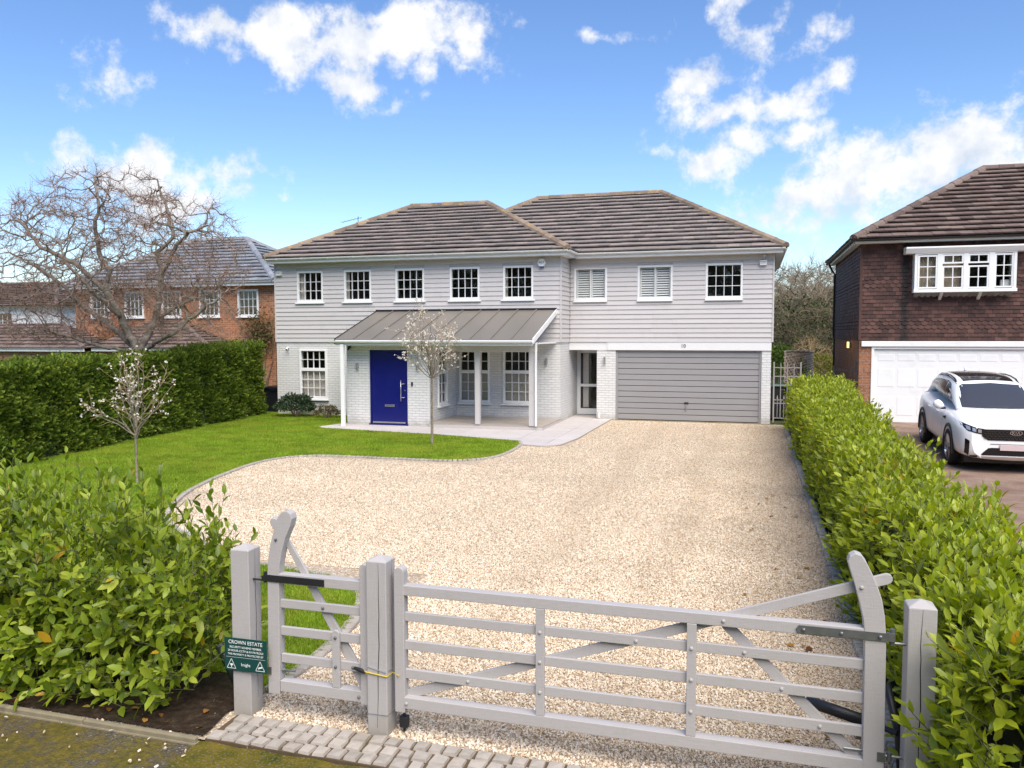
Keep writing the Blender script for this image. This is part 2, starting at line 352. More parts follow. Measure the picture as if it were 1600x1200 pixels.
# ------------------------------------------------------------------ ground, drive, lawn, paving
from mathutils.geometry import tessellate_polygon
def sheet(name, poly, z, mat, kind='structure', **kw):
    P = [Vector((x, y, z if not callable(z) else z(x, y))) for x, y in poly]
    tri = tessellate_polygon([P]); b = MB(); b.add(P, tri); return b.build(name, mat, kind=kind, **kw)
def in_poly(px, py, poly):
    r = np.zeros(len(px), bool); n = len(poly)
    for i in range(n):
        x0, y0 = poly[i]; x1, y1 = poly[(i+1) % n]
        c = ((y0 > py) != (y1 > py)) & (px < (x1-x0)*(py-y0)/((y1-y0) + 1e-12) + x0); r ^= c
    return r
def clip_poly(poly, cell):
    """clip polygon by convex counter-clockwise cell"""
    out = list(poly)
    for i in range(len(cell)):
        ax, ay = cell[i]; bx, by = cell[(i+1) % len(cell)]; inp = out; out = []
        if not inp: return []
        side = lambda p: (bx-ax)*(p[1]-ay) - (by-ay)*(p[0]-ax)
        for j in range(len(inp)):
            p, q = inp[j-1], inp[j]; sp, sq = side(p), side(q)
            if (sp >= 0) != (sq >= 0):
                k = sp/(sp-sq); out.append((p[0]+(q[0]-p[0])*k, p[1]+(q[1]-p[1])*k))
            if sq >= 0: out.append(q)
    return out
def area(p): return .5*sum(p[i-1][0]*p[i][1]-p[i][0]*p[i-1][1] for i in range(len(p)))
def smooth_line(P, n=6):
    out = []
    for i in range(len(P)-1):
        p0 = Vector(P[max(i-1, 0)]); p1 = Vector(P[i]); p2 = Vector(P[i+1]); p3 = Vector(P[min(i+2, len(P)-1)])
        for k in range(n):
            s = k/n; out.append(.5*((2*p1) + (p2-p0)*s + (2*p0-5*p1+4*p2-p3)*s*s + (3*p1-p0-3*p2+p3)*s**3))
    out.append(Vector(P[-1])); return [tuple(p) for p in out]

def ground_mat():
    m, t = new_mat('rough_grass_ground'); p = pos(t)
    c = t.ramp(t.noise(p, .6, 6., .7), [(.3, (.045, .055, .018)), (.6, (.075, .10, .028)), (.8, (.09, .075, .04))])
    b = t.n('ShaderNodeBsdfPrincipled', {'Base Color': c, 'Roughness': .95}); finish(t, b, t.noise(p, 20., 4.), .6, .05); return m
def gravel_base_mat():
    m, t = new_mat('gravel_bed'); p = pos(t)
    v = t.n('ShaderNodeTexVoronoi', {'Vector': p, 'Scale': 42., 'Randomness': 1.}); v2 = t.n('ShaderNodeTexVoronoi', {'Vector': p, 'Scale': 42.}, feature='DISTANCE_TO_EDGE')
    s = t.n('ShaderNodeSeparateColor', {0: v.outputs['Color']}).outputs[0]
    c = t.ramp(s, [(0, (.30, .22, .14)), (.3, (.50, .39, .28)), (.6, (.62, .51, .38)), (.85, (.70, .61, .49)), (1, (.76, .70, .60))])
    n1 = t.noise(p, .8, 5., .6)
    c = t.mix(t.math('MULTIPLY', t.step(n1, .5, .8), .35), c, (.36, .27, .18))

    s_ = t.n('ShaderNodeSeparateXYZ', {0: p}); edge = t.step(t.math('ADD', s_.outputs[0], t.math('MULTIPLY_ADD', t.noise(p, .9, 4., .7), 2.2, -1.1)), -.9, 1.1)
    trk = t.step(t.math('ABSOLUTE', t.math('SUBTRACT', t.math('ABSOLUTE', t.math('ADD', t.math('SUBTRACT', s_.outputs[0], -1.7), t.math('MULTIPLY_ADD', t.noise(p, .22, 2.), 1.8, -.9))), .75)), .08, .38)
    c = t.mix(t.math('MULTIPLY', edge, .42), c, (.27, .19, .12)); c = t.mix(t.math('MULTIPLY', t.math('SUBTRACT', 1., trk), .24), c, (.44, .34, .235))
    c = t.mix(t.math('SUBTRACT', 1., t.step(v2.outputs['Distance'], 0., .18)), c, (.34, .255, .17))
    b = t.n('ShaderNodeBsdfPrincipled', {'Base Color': c, 'Roughness': .9, 'Specular IOR Level': .2})
    finish(t, b, v2.outputs['Distance'], .8, .02); return m
def stone_mat():
    m, t = new_mat('gravel_stone'); r = t.n('ShaderNodeObjectInfo').outputs['Random']; p = pos(t)
    c = t.ramp(r, [(0, (.30, .21, .13)), (.08, (.46, .34, .22)), (.25, (.58, .445, .30)), (.5, (.69, .57, .42)), (.75, (.77, .675, .54)), (.92, (.79, .74, .64)), (1, (.62, .42, .30))])

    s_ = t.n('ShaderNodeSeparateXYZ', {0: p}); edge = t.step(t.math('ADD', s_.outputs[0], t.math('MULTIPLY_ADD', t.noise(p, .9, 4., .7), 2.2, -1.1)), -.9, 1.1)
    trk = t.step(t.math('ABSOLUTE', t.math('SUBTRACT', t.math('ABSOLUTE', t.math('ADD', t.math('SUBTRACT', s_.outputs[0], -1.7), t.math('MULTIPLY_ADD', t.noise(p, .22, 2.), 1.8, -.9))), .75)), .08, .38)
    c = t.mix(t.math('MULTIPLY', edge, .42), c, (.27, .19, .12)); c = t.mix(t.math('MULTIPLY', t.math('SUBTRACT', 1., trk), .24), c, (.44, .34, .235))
    n1 = t.noise(p, .5, 4., .6)
    k = t.math('MULTIPLY_ADD', n1, .5, .75)
    c = t.mix(1., c, t.n('ShaderNodeCombineColor', {0: k, 1: k, 2: k}).outputs[0], 'MULTIPLY')
    b = t.n('ShaderNodeBsdfPrincipled', {'Base Color': c, 'Roughness': .85, 'Specular IOR Level': .25})
    finish(t, b); return m
def lawn_mat():
    m, t = new_mat('lawn_turf'); p = pos(t)
    c = t.ramp(t.noise(p, 1.1, 6., .65), [(.28, (.11, .19, .014)), (.5, (.20, .30, .02)), (.72, (.32, .38, .05))])
    b = t.n('ShaderNodeBsdfPrincipled', {'Base Color': c, 'Roughness': .9, 'Specular IOR Level': .15})
    finish(t, b, t.noise(p, 90., 3.), .9, .02); return m
def asphalt_mat():
    m, t = new_mat('mossy_asphalt'); p = pos(t)
    v = t.n('ShaderNodeTexVoronoi', {'Vector': p, 'Scale': 90.})
    s = t.n('ShaderNodeSeparateColor', {0: v.outputs['Color']}).outputs[0]
    c = t.ramp(s, [(0, (.05, .045, .04)), (.6, (.10, .092, .085)), (.92, (.16, .15, .14)), (1, (.40, .36, .3))])
    n1 = t.noise(p, 2.2, 7., .68); n3 = t.noise(p, 24., 4., .7); n2 = t.noise(p, .9, 5., .6)
    c = t.mix(t.math('MULTIPLY', t.step(n2, .35, .6), .75), c, (.075, .055, .036))
    moss = t.ramp(n3, [(.3, (.05, .055, .008)), (.55, (.13, .10, .012)), (.75, (.20, .15, .02))])
    c = t.mix(t.math('MULTIPLY', t.step(t.math('MULTIPLY_ADD', n3, .35, n1), .52, .74), .9), c, moss)
    b = t.n('ShaderNodeBsdfPrincipled', {'Base Color': c, 'Roughness': .92, 'Specular IOR Level': .2})
    finish(t, b, t.math('ADD', n3, t.math('MULTIPLY', v.outputs['Distance'], .6)), .9, .012); return m
def moss_mat():
    m, t = new_mat('moss_carpet'); p = pos(t); n1 = t.noise(p, 5., 6., .7); n3 = t.noise(p, 55., 4., .7)
    moss = t.ramp(n1, [(.3, (.045, .06, .008)), (.5, (.13, .105, .012)), (.7, (.21, .15, .02))])
    c = t.mix(t.step(n3, .52, .68), moss, (.22, .19, .15))
    b = t.n('ShaderNodeBsdfPrincipled', {'Base Color': c, 'Roughness': .95, 'Specular IOR Level': .1}); finish(t, b, n3, 1., .015); return m
def soil_mat():
    m, t = new_mat('leafy_soil'); p = pos(t); n1 = t.noise(p, 14., 6., .75); n2 = t.noise(p, 2., 3.)
    c = t.ramp(n1, [(.3, (.018, .012, .008)), (.55, (.05, .034, .022)), (.72, (.10, .07, .045))])
    c = t.mix(t.math('MULTIPLY', t.step(n2, .5, .75), .4), c, (.05, .06, .02))
    b = t.n('ShaderNodeBsdfPrincipled', {'Base Color': c, 'Roughness': .95, 'Specular IOR Level': .1}); finish(t, b, n1, 1., .04); return m
def drive2_mat():
    m, t = new_mat('worn_red_tarmac'); p = pos(t); n1 = t.noise(p, 1.6, 6., .7); n2 = t.noise(p, 60., 4., .7)
    c = t.ramp(n1, [(.3, (.17, .105, .075)), (.55, (.27, .185, .14)), (.75, (.34, .25, .2))])
    c = t.mix(t.step(n2, .5, .75), c, (.12, .08, .06))
    b = t.n('ShaderNodeBsdfPrincipled', {'Base Color': c, 'Roughness': .9, 'Specular IOR Level': .25}); finish(t, b, n2, .6, .008); return m

sheet('ground', [(-400, -100), (400, -100), (400, 900), (-400, 900)], -.06, ground_mat())
ASPH = asphalt_mat()
sheet('road', [(-60, -8), (60, -8), (60, 4.40), (-60, 4.40)], -.03, ASPH)
GBED = gravel_base_mat()
sheet('driveway', [(-11, 4.40), (.93, 4.40), (.93, 24.72), (-11, 24.72)], -.012, GBED)
nbz = lambda x, y: .004 + .10*min(1, max(0, (y-17.3)/3.6)) + .05*min(1, max(0, (y-20.9)/3.9))
b = MB(); ys = [4.4, 10, 15, 17.3, 18.5, 19.7, 20.9, 22.2, 23.5, 25.5]
b.add([(x, y, nbz(x, y)) for y in ys for x in (.95, 8, 16)], [(i*3+k, i*3+k+1, i*3+k+4, i*3+k+3) for i in range(len(ys)-1) for k in (0, 1)])
b.build('neighbour_driveway', drive2_mat(), kind='structure')
# lawn
EDGE = smooth_line([(-5.47, 19.08), (-5.28, 18.5), (-5.2, 17.4), (-5.33, 16.4), (-6.05, 15.75), (-7.5, 15.7), (-9.0, 15.62), (-9.62, 15.1), (-9.75, 14.3), (-9.55, 13.0),
                    (-9.25, 11.9), (-8.9, 11.0), (-8.1, 9.7), (-6.9, 8.75), (-5.7, 8.1), (-4.6, 7.85), (-3.95, 7.55), (-3.55, 6.8), (-3.40, 5.9), (-3.40, 5.1)], 5)
LAWN = EDGE + [(-3.8, 5.3), (-6.5, 5.5), (-16.5, 5.5), (-16.5, 26), (-15.1, 26), (-15.1, 23.52), (-11.37, 23.52), (-11.4, 21.9), (-11.62, 21.2), (-11.85, 20.6), (-11.6, 20.25), (-7.94, 19.72)]
sheet('lawn', LAWN, .012, lawn_mat())
# soil bed under the laurel, moss in front of the setts
sheet('soil_bed', [(-40, 4.40), (-3.44, 4.42), (-3.5, 4.76), (-3.42, 5.08), (-3.8, 5.3), (-6.5, 5.5), (-40, 5.5)], .006, soil_mat())
b = MB(); b.add([(x, y, 0) for x, y in ((.97, 4.0), (1.95, 4.0), (2.3, 23.6), (.97, 23.6))], [(0, 1, 2, 3)])
sheet('hedge_bed', [(.98, 3.9), (2.05, 3.9), (2.4, 23.6), (.98, 23.6)], .012, bpy.data.materials['leafy_soil'])
b = MB(); N = 46
for i in range(N):
    x = -3.45 + i*.1; b.add([(x, 4.392 + .012*math.sin(i*1.7), -.018), (x+.1, 4.392 + .012*math.sin((i+1)*1.7), -.018), (x+.1, 3.2, -.024), (x, 3.2, -.024)], [(0, 1, 2, 3)])
b.build('moss_strip', moss_mat(), kind='structure')
# concrete edging along the soil bed
root = place('concrete_edging', MB().box(-14, -3.44, 4.345, 4.392, -.06, -.02).mesh('edging_bed', KERBC)); root['kind'] = 'structure'
x = -3.46
while x > -13:
    L = .915; j = random.uniform(-.006, .006)
    MB().box(x-L+.008, x, 4.352+j, 4.392+j, -.05, .014+j).build('edging_stone', KERBC, root, bevel=.008); x -= L

# granite setts --------------------------------------------------------------
def sett_mesh(seed):
    r = random.Random(seed); q = lambda s: r.uniform(-s, s)
    lo = [(sx*.5+q(.05), sy*.5+q(.05), -.5) for sx, sy in ((-1,-1),(1,-1),(1,1),(-1,1))]
    mid = [(a[0], a[1], .2+q(.06)) for a in lo]; top = [(a[0]*.88+q(.02), a[1]*.88+q(.02), .44+q(.05)) for a in lo]
    b = MB(); b.add(lo+mid+top+[(q(.1), q(.1), .50)], [(i, (i+1) % 4, (i+1) % 4+4, i+4) for i in range(4)] + [(i+4, (i+1) % 4+4, (i+1) % 4+8, i+8) for i in range(4)] + [(i+8, (i+1) % 4+8, 12) for i in range(4)])
    return b.mesh('sett', SETT)
SETTS = [sett_mesh(i) for i in range(7)]
def sett(parent, x, y, z, sx, sy, sz, ang):
    o = place('sett', random.choice(SETTS), parent, (x, y, z)); o.rotation_euler = (random.uniform(-.05, .05), random.uniform(-.05, .05), ang); o.scale = (sx, sy, sz)
MORT = simple('mossy_joint', (.10, .065, .035), .95, .3, 20., .6, 60., dirt=((.06, .07, .015), .5))
ap = MB().box(-3.42, 1.5, 4.40, 4.75, -.05, -.004).build('sett_apron', MORT, kind='structure')
for row in range(3):
    x = -3.42 + (row % 2)*.035 + row*.012
    while x < 1.45:
        L = random.uniform(.100, .126)
        sett(ap, x+L/2, 4.40+.058+row*.116+random.uniform(-.005, .005), -.020, L-.018, .100, .075, random.uniform(-.05, .05)); x += L
kl = place('lawn_edging', MB().add([(p[0]+.0, p[1], -.05) for p in EDGE[:3]], [(0, 1, 2)]).mesh('edging_base', MORT)); kl['kind'] = 'structure'
acc_d = 0
for i in range(len(EDGE)-1):
    p, q = Vector(EDGE[i]), Vector(EDGE[i+1]); d = q-p; L = d.length
    while acc_d < L:
        c = p + d*(acc_d/L); nrm = Vector((d.y, -d.x))/L
        near = c.y < 9
        sett(kl, c.x, c.y, .002, .115 if near else .085, .11 if near else .085, .06, math.atan2(d.y, d.x)+random.uniform(-.06, .06)); acc_d += .128 if near else .10
    acc_d -= L
kr = place('hedge_edging', MB().box(.86, .97, 4.76, 23.7, -.06, -.01).mesh('edging_base', MORT)); kr['kind'] = 'structure'
y = 4.85
while y < 23.6:
    L = random.uniform(.075, .09); sett(kr, .912+random.uniform(-.006, .006), y+L/2, .006, .108, L-.012, .08, random.uniform(-.04, .04)); y += L

# paving slabs -----------------------------------------------------------------
PAVE = [(-11.85, 20.5), (-11.6, 20.27), (-7.94, 19.75), (-5.5, 19.12), (-5.24, 18.5), (-4.7, 18.35), (-4.35, 18.75), (-4.2, 20), (-4.15, 24.68), (-4.62, 24.68), (-4.62, 25.9), (-5.48, 25.9), (-5.45, 21.28), (-8.79, 21.28), (-8.79, 21.34), (-11.37, 21.34), (-11.4, 21.9), (-11.62, 21.2)]
pv = sheet('paving', [(x, y) for x, y in PAVE], .008, MORT)
X0, Y0 = -11.9, 18.3
for i in range(9):
    for j in range(13):
        x, y = X0+i*.9, Y0+j*.6
        c = clip_poly(PAVE, [(x+.005, y+.005), (x+.895, y+.005), (x+.895, y+.595), (x+.005, y+.595)])
        if len(c) > 2 and abs(area(c)) > .004:
            if area(c) < 0: c = c[::-1]
            b = MB(); b.prism([(p[0], p[1], .0) for p in c], (0, 0, .022+random.uniform(-.002, .002))); b.build('slab', SLAB, pv, loc=(c[0][0], c[0][1], 0))

# gravel stones scattered by geometry nodes --------------------------------------
def stone_field(name, rects, mat, label, cat, excl, rmin, rmax):
    V = []; F = []; D = []
    for x0, x1, y0, y1, dn in rects:
        n = 12; m = max(2, int(n*(y1-y0)/(x1-x0)))
        for i in range(n):
            for j in range(m):
                a, c = x0+(x1-x0)*i/n, x0+(x1-x0)*(i+1)/n; e, f = y0+(y1-y0)*j/m, y0+(y1-y0)*(j+1)/m
                cx, cy = np.array([(a+c)/2]), np.array([(e+f)/2])
                if excl and in_poly(cx, cy, excl)[0]: continue
                o = len(V); V += [(a, e, -.006), (c, e, -.006), (c, f, -.006), (a, f, -.006)]; F.append((o, o+1, o+2, o+3)); D.append(dn)
    me = bpy.data.meshes.new(name); me.from_pydata(V, [], F)
    at = me.attributes.new('dens', 'FLOAT', 'FACE'); at.data.foreach_set('value', D); me.materials.append(mat)
    o = place(name, me); props(o, label, cat, kind='stuff')
    g = bpy.data.node_groups.new(name+'_scatter', 'GeometryNodeTree')
    g.interface.new_socket('Geometry', in_out='INPUT', socket_type='NodeSocketGeometry'); g.interface.new_socket('Geometry', in_out='OUTPUT', socket_type='NodeSocketGeometry')
    t = NT(g); gi = t.n('NodeGroupInput'); go = t.n('NodeGroupOutput')
    na = t.n('GeometryNodeInputNamedAttribute', data_type='FLOAT'); na.inputs['Name'].default_value = 'dens'
    dp = t.n('GeometryNodeDistributePointsOnFaces', {'Mesh': gi.outputs[0], 'Density': na.outputs[0], 'Seed': 3})
    ico = t.n('GeometryNodeMeshIcoSphere', {'Radius': 1., 'Subdivisions': 1})
    nz = t.n('ShaderNodeTexNoise', {'Scale': 1.3, 'Detail': 1.})
    sb = t.n('ShaderNodeVectorMath', {0: nz.outputs['Color'], 1: (.5, .5, .5)}, operation='SUBTRACT'); ss = t.n('ShaderNodeVectorMath', {0: sb.outputs[0], 3: 1.3}, operation='SCALE')
    sp = t.n('GeometryNodeSetPosition', {'Geometry': ico.outputs[0], 'Offset': ss.outputs[0]})
    sm = t.n('GeometryNodeSetMaterial', {'Geometry': sp.outputs[0], 'Material': mat})
    rr = t.n('FunctionNodeRandomValue', data_type='FLOAT_VECTOR'); rr.inputs[0].default_value = (0, 0, 0); rr.inputs[1].default_value = (6.28, 6.28, 6.28)
    rs = t.n('FunctionNodeRandomValue', data_type='FLOAT_VECTOR'); rs.inputs[0].default_value = (rmin, rmin*.8, rmin*.55); rs.inputs[1].default_value = (rmax, rmax, rmax*.7); rs.inputs['Seed'].default_value = 7
    ip = t.n('GeometryNodeInstanceOnPoints', {'Points': dp.outputs[0], 'Instance': sm.outputs[0], 'Rotation': rr.outputs[0], 'Scale': rs.outputs[0]})
    t.t.links.new(ip.outputs[0], go.inputs[0])
    o.modifiers.new('scatter', 'NODES').node_group = g; return o
GEXC = [(p[0]+.05, p[1]) for p in LAWN]
PEX = LAWN
stone_field('gravel', [(-3.40, .86, 4.77, 8.2, 5000), (-7.0, .86, 8.2, 9.1, 4300), (-8.6, .86, 9.1, 10, 3600), (-9.3, .86, 10, 11, 3000), (-9.6, .86, 11, 12.2, 2400), (-9.7, .86, 12.2, 13.6, 1900), (-9.8, .86, 13.6, 15.4, 1450), (-9.8, .86, 15.4, 18.6, 1050), (-4.15, .86, 18.6, 24.6, 700)], stone_mat(),
            'cream and buff gravel stones covering the drive', 'gravel', [(p[0], p[1]) for p in LAWN], .005, .013)
# grass blades --------------------------------------------------------------------
def grass(n, xr, yr, poly, h, wd, excl=None):
    px = rng.uniform(*xr, n); py = rng.uniform(*yr, n); k = in_poly(px, py, poly); px, py = px[k], py[k]; n = len(px)
    a = rng.uniform(0, 6.28, n); hh = h*rng.uniform(.5, 1.25, n); lean = rng.uniform(0, .7, n)*hh; la = rng.uniform(0, 6.28, n); z = .012
    ca, sa = np.cos(a)*wd, np.sin(a)*wd
    V = np.stack([np.stack([px-ca, py-sa, np.full(n, z)], 1), np.stack([px+ca, py+sa, np.full(n, z)], 1), np.stack([px+np.cos(la)*lean, py+np.sin(la)*lean, z+hh], 1)], 1).reshape(-1, 3)
    return V
GV = np.concatenate([grass(150000, (-7.5, -3.4), (5.1, 9), LAWN, .035, .0035), grass(260000, (-15.5, -5.2), (9, 16), LAWN, .034, .005), grass(190000, (-15.6, -5.2), (16, 23.5), LAWN, .034, .0065)])
GRASS = leaf_mat('grass_blade', [(0, (.13, .22, .014)), (.4, (.22, .34, .02)), (.75, (.30, .42, .028)), (1, (.42, .45, .10))], .6, .4, .2, patch=1.3)
place('grass', npmesh('grass', GV, np.arange(len(GV)).reshape(-1, 3), GRASS)); props(bpy.data.objects['grass'], 'short bright green grass of the front lawn', 'grass', kind='stuff')

# ------------------------------------------------------------------ building helpers
CAMP = Vector((0, 0, CAM_H))
def slope_tiles(roof, O, U, V, poly, mat, gauge=.30, width=.33, indiv=[], rest=None, lip=.055, thick=.03):
    """roof tiles on a slope: O origin at eave, U along the eave, V up the slope; poly in (u,v). Returns list of tile records"""
    U, V = Vector(U).normalized(), Vector(V).normalized(); Nn = U.cross(V)
    if Nn.z < 0: Nn = -Nn
    O = Vector(O); us = [p[0] for p in poly]; vsx = [p[1] for p in poly]; rec = []
    if area(poly) < 0: poly = poly[::-1]
    k = 0
    while k*gauge < max(vsx)-.05:
        v0 = k*gauge - (.05 if k == 0 else 0); v1 = k*gauge+gauge+.02; i = int(min(us)/width)-1; off = (k % 2)*width*.5
        while i*width+off < max(us):
            u0 = i*width+off; cell = [(u0+.003, v0), (u0+width-.003, v0), (u0+width-.003, v1), (u0+.003, v1)]
            c = clip_poly(poly if k else [(p[0], p[1]-.05 if p[1] < .01 else p[1]) for p in poly], cell)
            if len(c) > 2 and abs(area(c)) > .006:
                full = abs(abs(area(c)) - (width-.006)*(v1-v0)) < 1e-5
                rec.append((c, full and k > 0, v0, O+U*(u0+width/2)+V*(v0)))
            i += 1
        k += 1
    return [(r, O, U, V, Nn) for r in rec]
def roof_tiles(roof, recs, mat, gauge=.30, width=.33, lip=.055, thick=.03, max_ind=300):
    def vert(p, v0, O, U, V, Nn, top, j=0):
        h = .012 + lip*(1-(p[1]-v0)/(gauge+.02)) + j
        return O+U*p[0]+V*p[1]+Nn*(h if top else h-thick-.01)
    recs.sort(key=lambda q: (q[0][3]-CAMP).length)
    ind = [q for q in recs if q[4].y < -.1 or len(recs) < max_ind][:max_ind]; ids = set(id(q) for q in ind)
    cache = {}; rest = MB()
    for q in recs:
        (c, full, v0, P0), O, U, V, Nn = q; j = random.uniform(-.004, .006)
        if id(q) in ids and full:
            key = tuple(round(x, 3) for x in (*U, *V))
            if key not in cache:
                b = MB(); base = O+U*(c[0][0])+V*v0
                T = [vert(p, v0, O, U, V, Nn, True)-base for p in c]; B = [vert(p, v0, O, U, V, Nn, False)-base for p in c]; n = len(c)
                b.add(T+B, [tuple(range(n))]+[(i, i+n, (i+1) % n+n, (i+1) % n) for i in range(n)]); cache[key] = (b.mesh('tile', mat), c)
            base = O+U*(c[0][0])+V*v0
            # polygon start vertex may rotate; align on min-u min-v corner
            o = place('tile', cache[key][0], roof, O+U*(min(p[0] for p in c)-min(p[0] for p in cache[key][1])+cache[key][1][0][0])+V*v0+Nn*j)
        else:
            b = MB() if id(q) in ids else rest
            T = [vert(p, v0, O, U, V, Nn, True, j) for p in c]; B = [vert(p, v0, O, U, V, Nn, False, j) for p in c]; n = len(c)
            b.add(T+B, [tuple(range(n))]+[(i, i+n, (i+1) % n+n, (i+1) % n) for i in range(n)])
            if b is not rest: b.build('tile', mat, roof, loc=T[0])
    if rest.v: rest.build('tiles', mat, roof, kind='stuff')
def cap_tiles(roof, p, q, mat, r=.11, L=.42):
    p, q = Vector(p), Vector(q); d = (q-p); n = max(1, round(d.length/L)); d /= n; D = d.normalized(); S = D.cross(Vector((0, 0, 1))).normalized(); W = S.cross(D)
    for i in range(n):
        a = p+d*i-D*.02; e = p+d*(i+1)+D*.02; j = Vector((0, 0, random.uniform(-.005, .008))); b = MB(); V = []
        for (c, rr) in ((a, r*1.06), (e, r*.97)):
            for k in range(6):
                t_ = math.pi*(k/5); V.append(c+j+S*math.cos(t_)*rr*1.2+W*(math.sin(t_)*(rr*.75+.05)-.05))
        b.add(V, [(k, k+1, k+7, k+6) for k in range(5)]+[tuple(range(6)), tuple(range(11, 5, -1)), (0, 6, 11, 5)]); b.build('ridge_tile', mat, roof, loc=a)
def hip_roof(house, x0, x1, y0, y1, ze, rise, mat, rmat, hipl=None, hipr=None, back=True, gauge=.30, width=.33, max_ind=300, name='roof', lip=.078, skip_left=False):
    yr = (y0+y1)/2; run = yr-y0; zr = ze+rise; hl = run if hipl is None else hipl; hr = run if hipr is None else hipr
    A, B, C, D = Vector((x0, y0, ze)), Vector((x1, y0, ze)), Vector((x1, y1, ze)), Vector((x0, y1, ze)); E, F = Vector((x0+hl, yr, zr)), Vector((x1-hr, yr, zr))
    b = MB(); b.add([A, B, C, D, E, F], [(0, 1, 5, 4), (1, 2, 5), (2, 3, 4, 5), (3, 0, 4), (0, 3, 2, 1)])
    roof = b.build(name, mat, house); recs = []
    sl = math.hypot(run, rise)
    recs += slope_tiles(roof, A, (1, 0, 0), (0, run, rise), [(0, 0), (x1-x0, 0), (x1-hr-x0, sl), (hl, sl)], mat, gauge, width)
    sr = math.hypot(hr, rise); s2 = math.hypot(hl, rise); dy = y1-y0
    recs += slope_tiles(roof, B, (0, 1, 0), (-hr, 0, rise), [(0, 0), (dy, 0), (run, sr)], mat, gauge, width)
    if not skip_left: recs += slope_tiles(roof, A, (0, 1, 0), (hl, 0, rise), [(0, 0), (dy, 0), (run, s2)], mat, gauge, width)
    if back: recs += slope_tiles(roof, D, (1, 0, 0), (0, -run, rise), [(0, 0), (x1-x0, 0), (x1-hr-x0, sl), (hl, sl)], mat, gauge, width)
    roof_tiles(roof, recs, mat, gauge, width, lip, .03, max_ind)
    up = Vector((0, 0, .055))
    cap_tiles(roof, E+up, F+up, rmat); cap_tiles(roof, A+up, E+up, rmat); cap_tiles(roof, B+up, F+up, rmat); cap_tiles(roof, C+up, F+up, rmat)
    if not skip_left: cap_tiles(roof, D+up, E+up, rmat)
    return roof
def gutter(house, pts, mat, bracket=True, r=.055, name='gutter'):
    """half round gutter along pts"""
    b = MB(); P = [Vector(p) for p in pts]
    for i in range(len(P)-1):
        d = (P[i+1]-P[i]).normalized(); S = d.cross(Vector((0, 0, 1))).normalized(); V = []
        for c in (P[i], P[i+1]):
            for rr in (r, r-.008):
                for k in range(7):
                    t_ = math.pi*k/6; V.append(c+S*math.cos(t_)*rr-Vector((0, 0, math.sin(t_)*rr)))
        F = [(k, k+1, k+15, k+14) for k in range(6)]+[(k+7, k+8, k+22, k+21) for k in range(6)]+[(0, 7, 21, 14), (6, 13, 27, 20)]
        F += [tuple(range(7))+tuple(range(13, 6, -1)), tuple(range(14, 21))+tuple(range(27, 20, -1))]
        b.add(V, F)
    g = b.build(name, mat, house)
    if bracket:
        for i in range(len(P)-1):
            n = int((P[i+1]-P[i]).length/.9)
            d = (P[i+1]-P[i]).normalized(); S = d.cross(Vector((0, 0, 1))).normalized()
            for k in range(n):
                c = P[i]+(P[i+1]-P[i])*((k+.5)/n); bb = MB(); V = []
                for e in (-.02, .02):
                    for rr in (r+.01, r-.002):
                        for m in range(7):
                            t_ = math.pi*m/6; V.append(c+d*e+S*math.cos(t_)*rr-Vector((0, 0, math.sin(t_)*rr)))
                F = [(m, m+1, m+15, m+14) for m in range(6)]+[(m, m+1, m+8, m+7) for m in range(6)]+[(m+14, m+15, m+22, m+21) for m in range(6)]+[(0, 7, 21, 14), (6, 13, 27, 20)]
                bb.add(V, F); bb.build('bracket', mat, g, loc=c)
    return g
def wall(b, fn, u0, u1, z0, z1, holes, th=.25, mi=0):
    """wall with openings as solid blocks; fn maps (u, depth, z)"""
    zs = sorted(set([z0, z1]+[z for h in holes for z in h[2:4] if z0 < z < z1]))
    for a, c in zip(zs, zs[1:]):
        cut = sorted([(h[0], h[1]) for h in holes if h[2] < c-1e-6 and h[3] > a+1e-6]); u = u0
        for p, q in cut+[(u1, u1)]:
            if p > u+1e-4:
                s = MB(fn); s.box(u, p, 0, th, a, c); b.add(s.v, s.f, mi)
            u = max(u, q)
FRONT = lambda y0: (lambda u, d, z: (u, y0+d, z))
RIGHT = lambda x0: (lambda u, d, z: (x0-d, u, z))     # wall facing +X
LEFT = lambda x0: (lambda u, d, z: (x0+d, u, z))      # wall facing -X
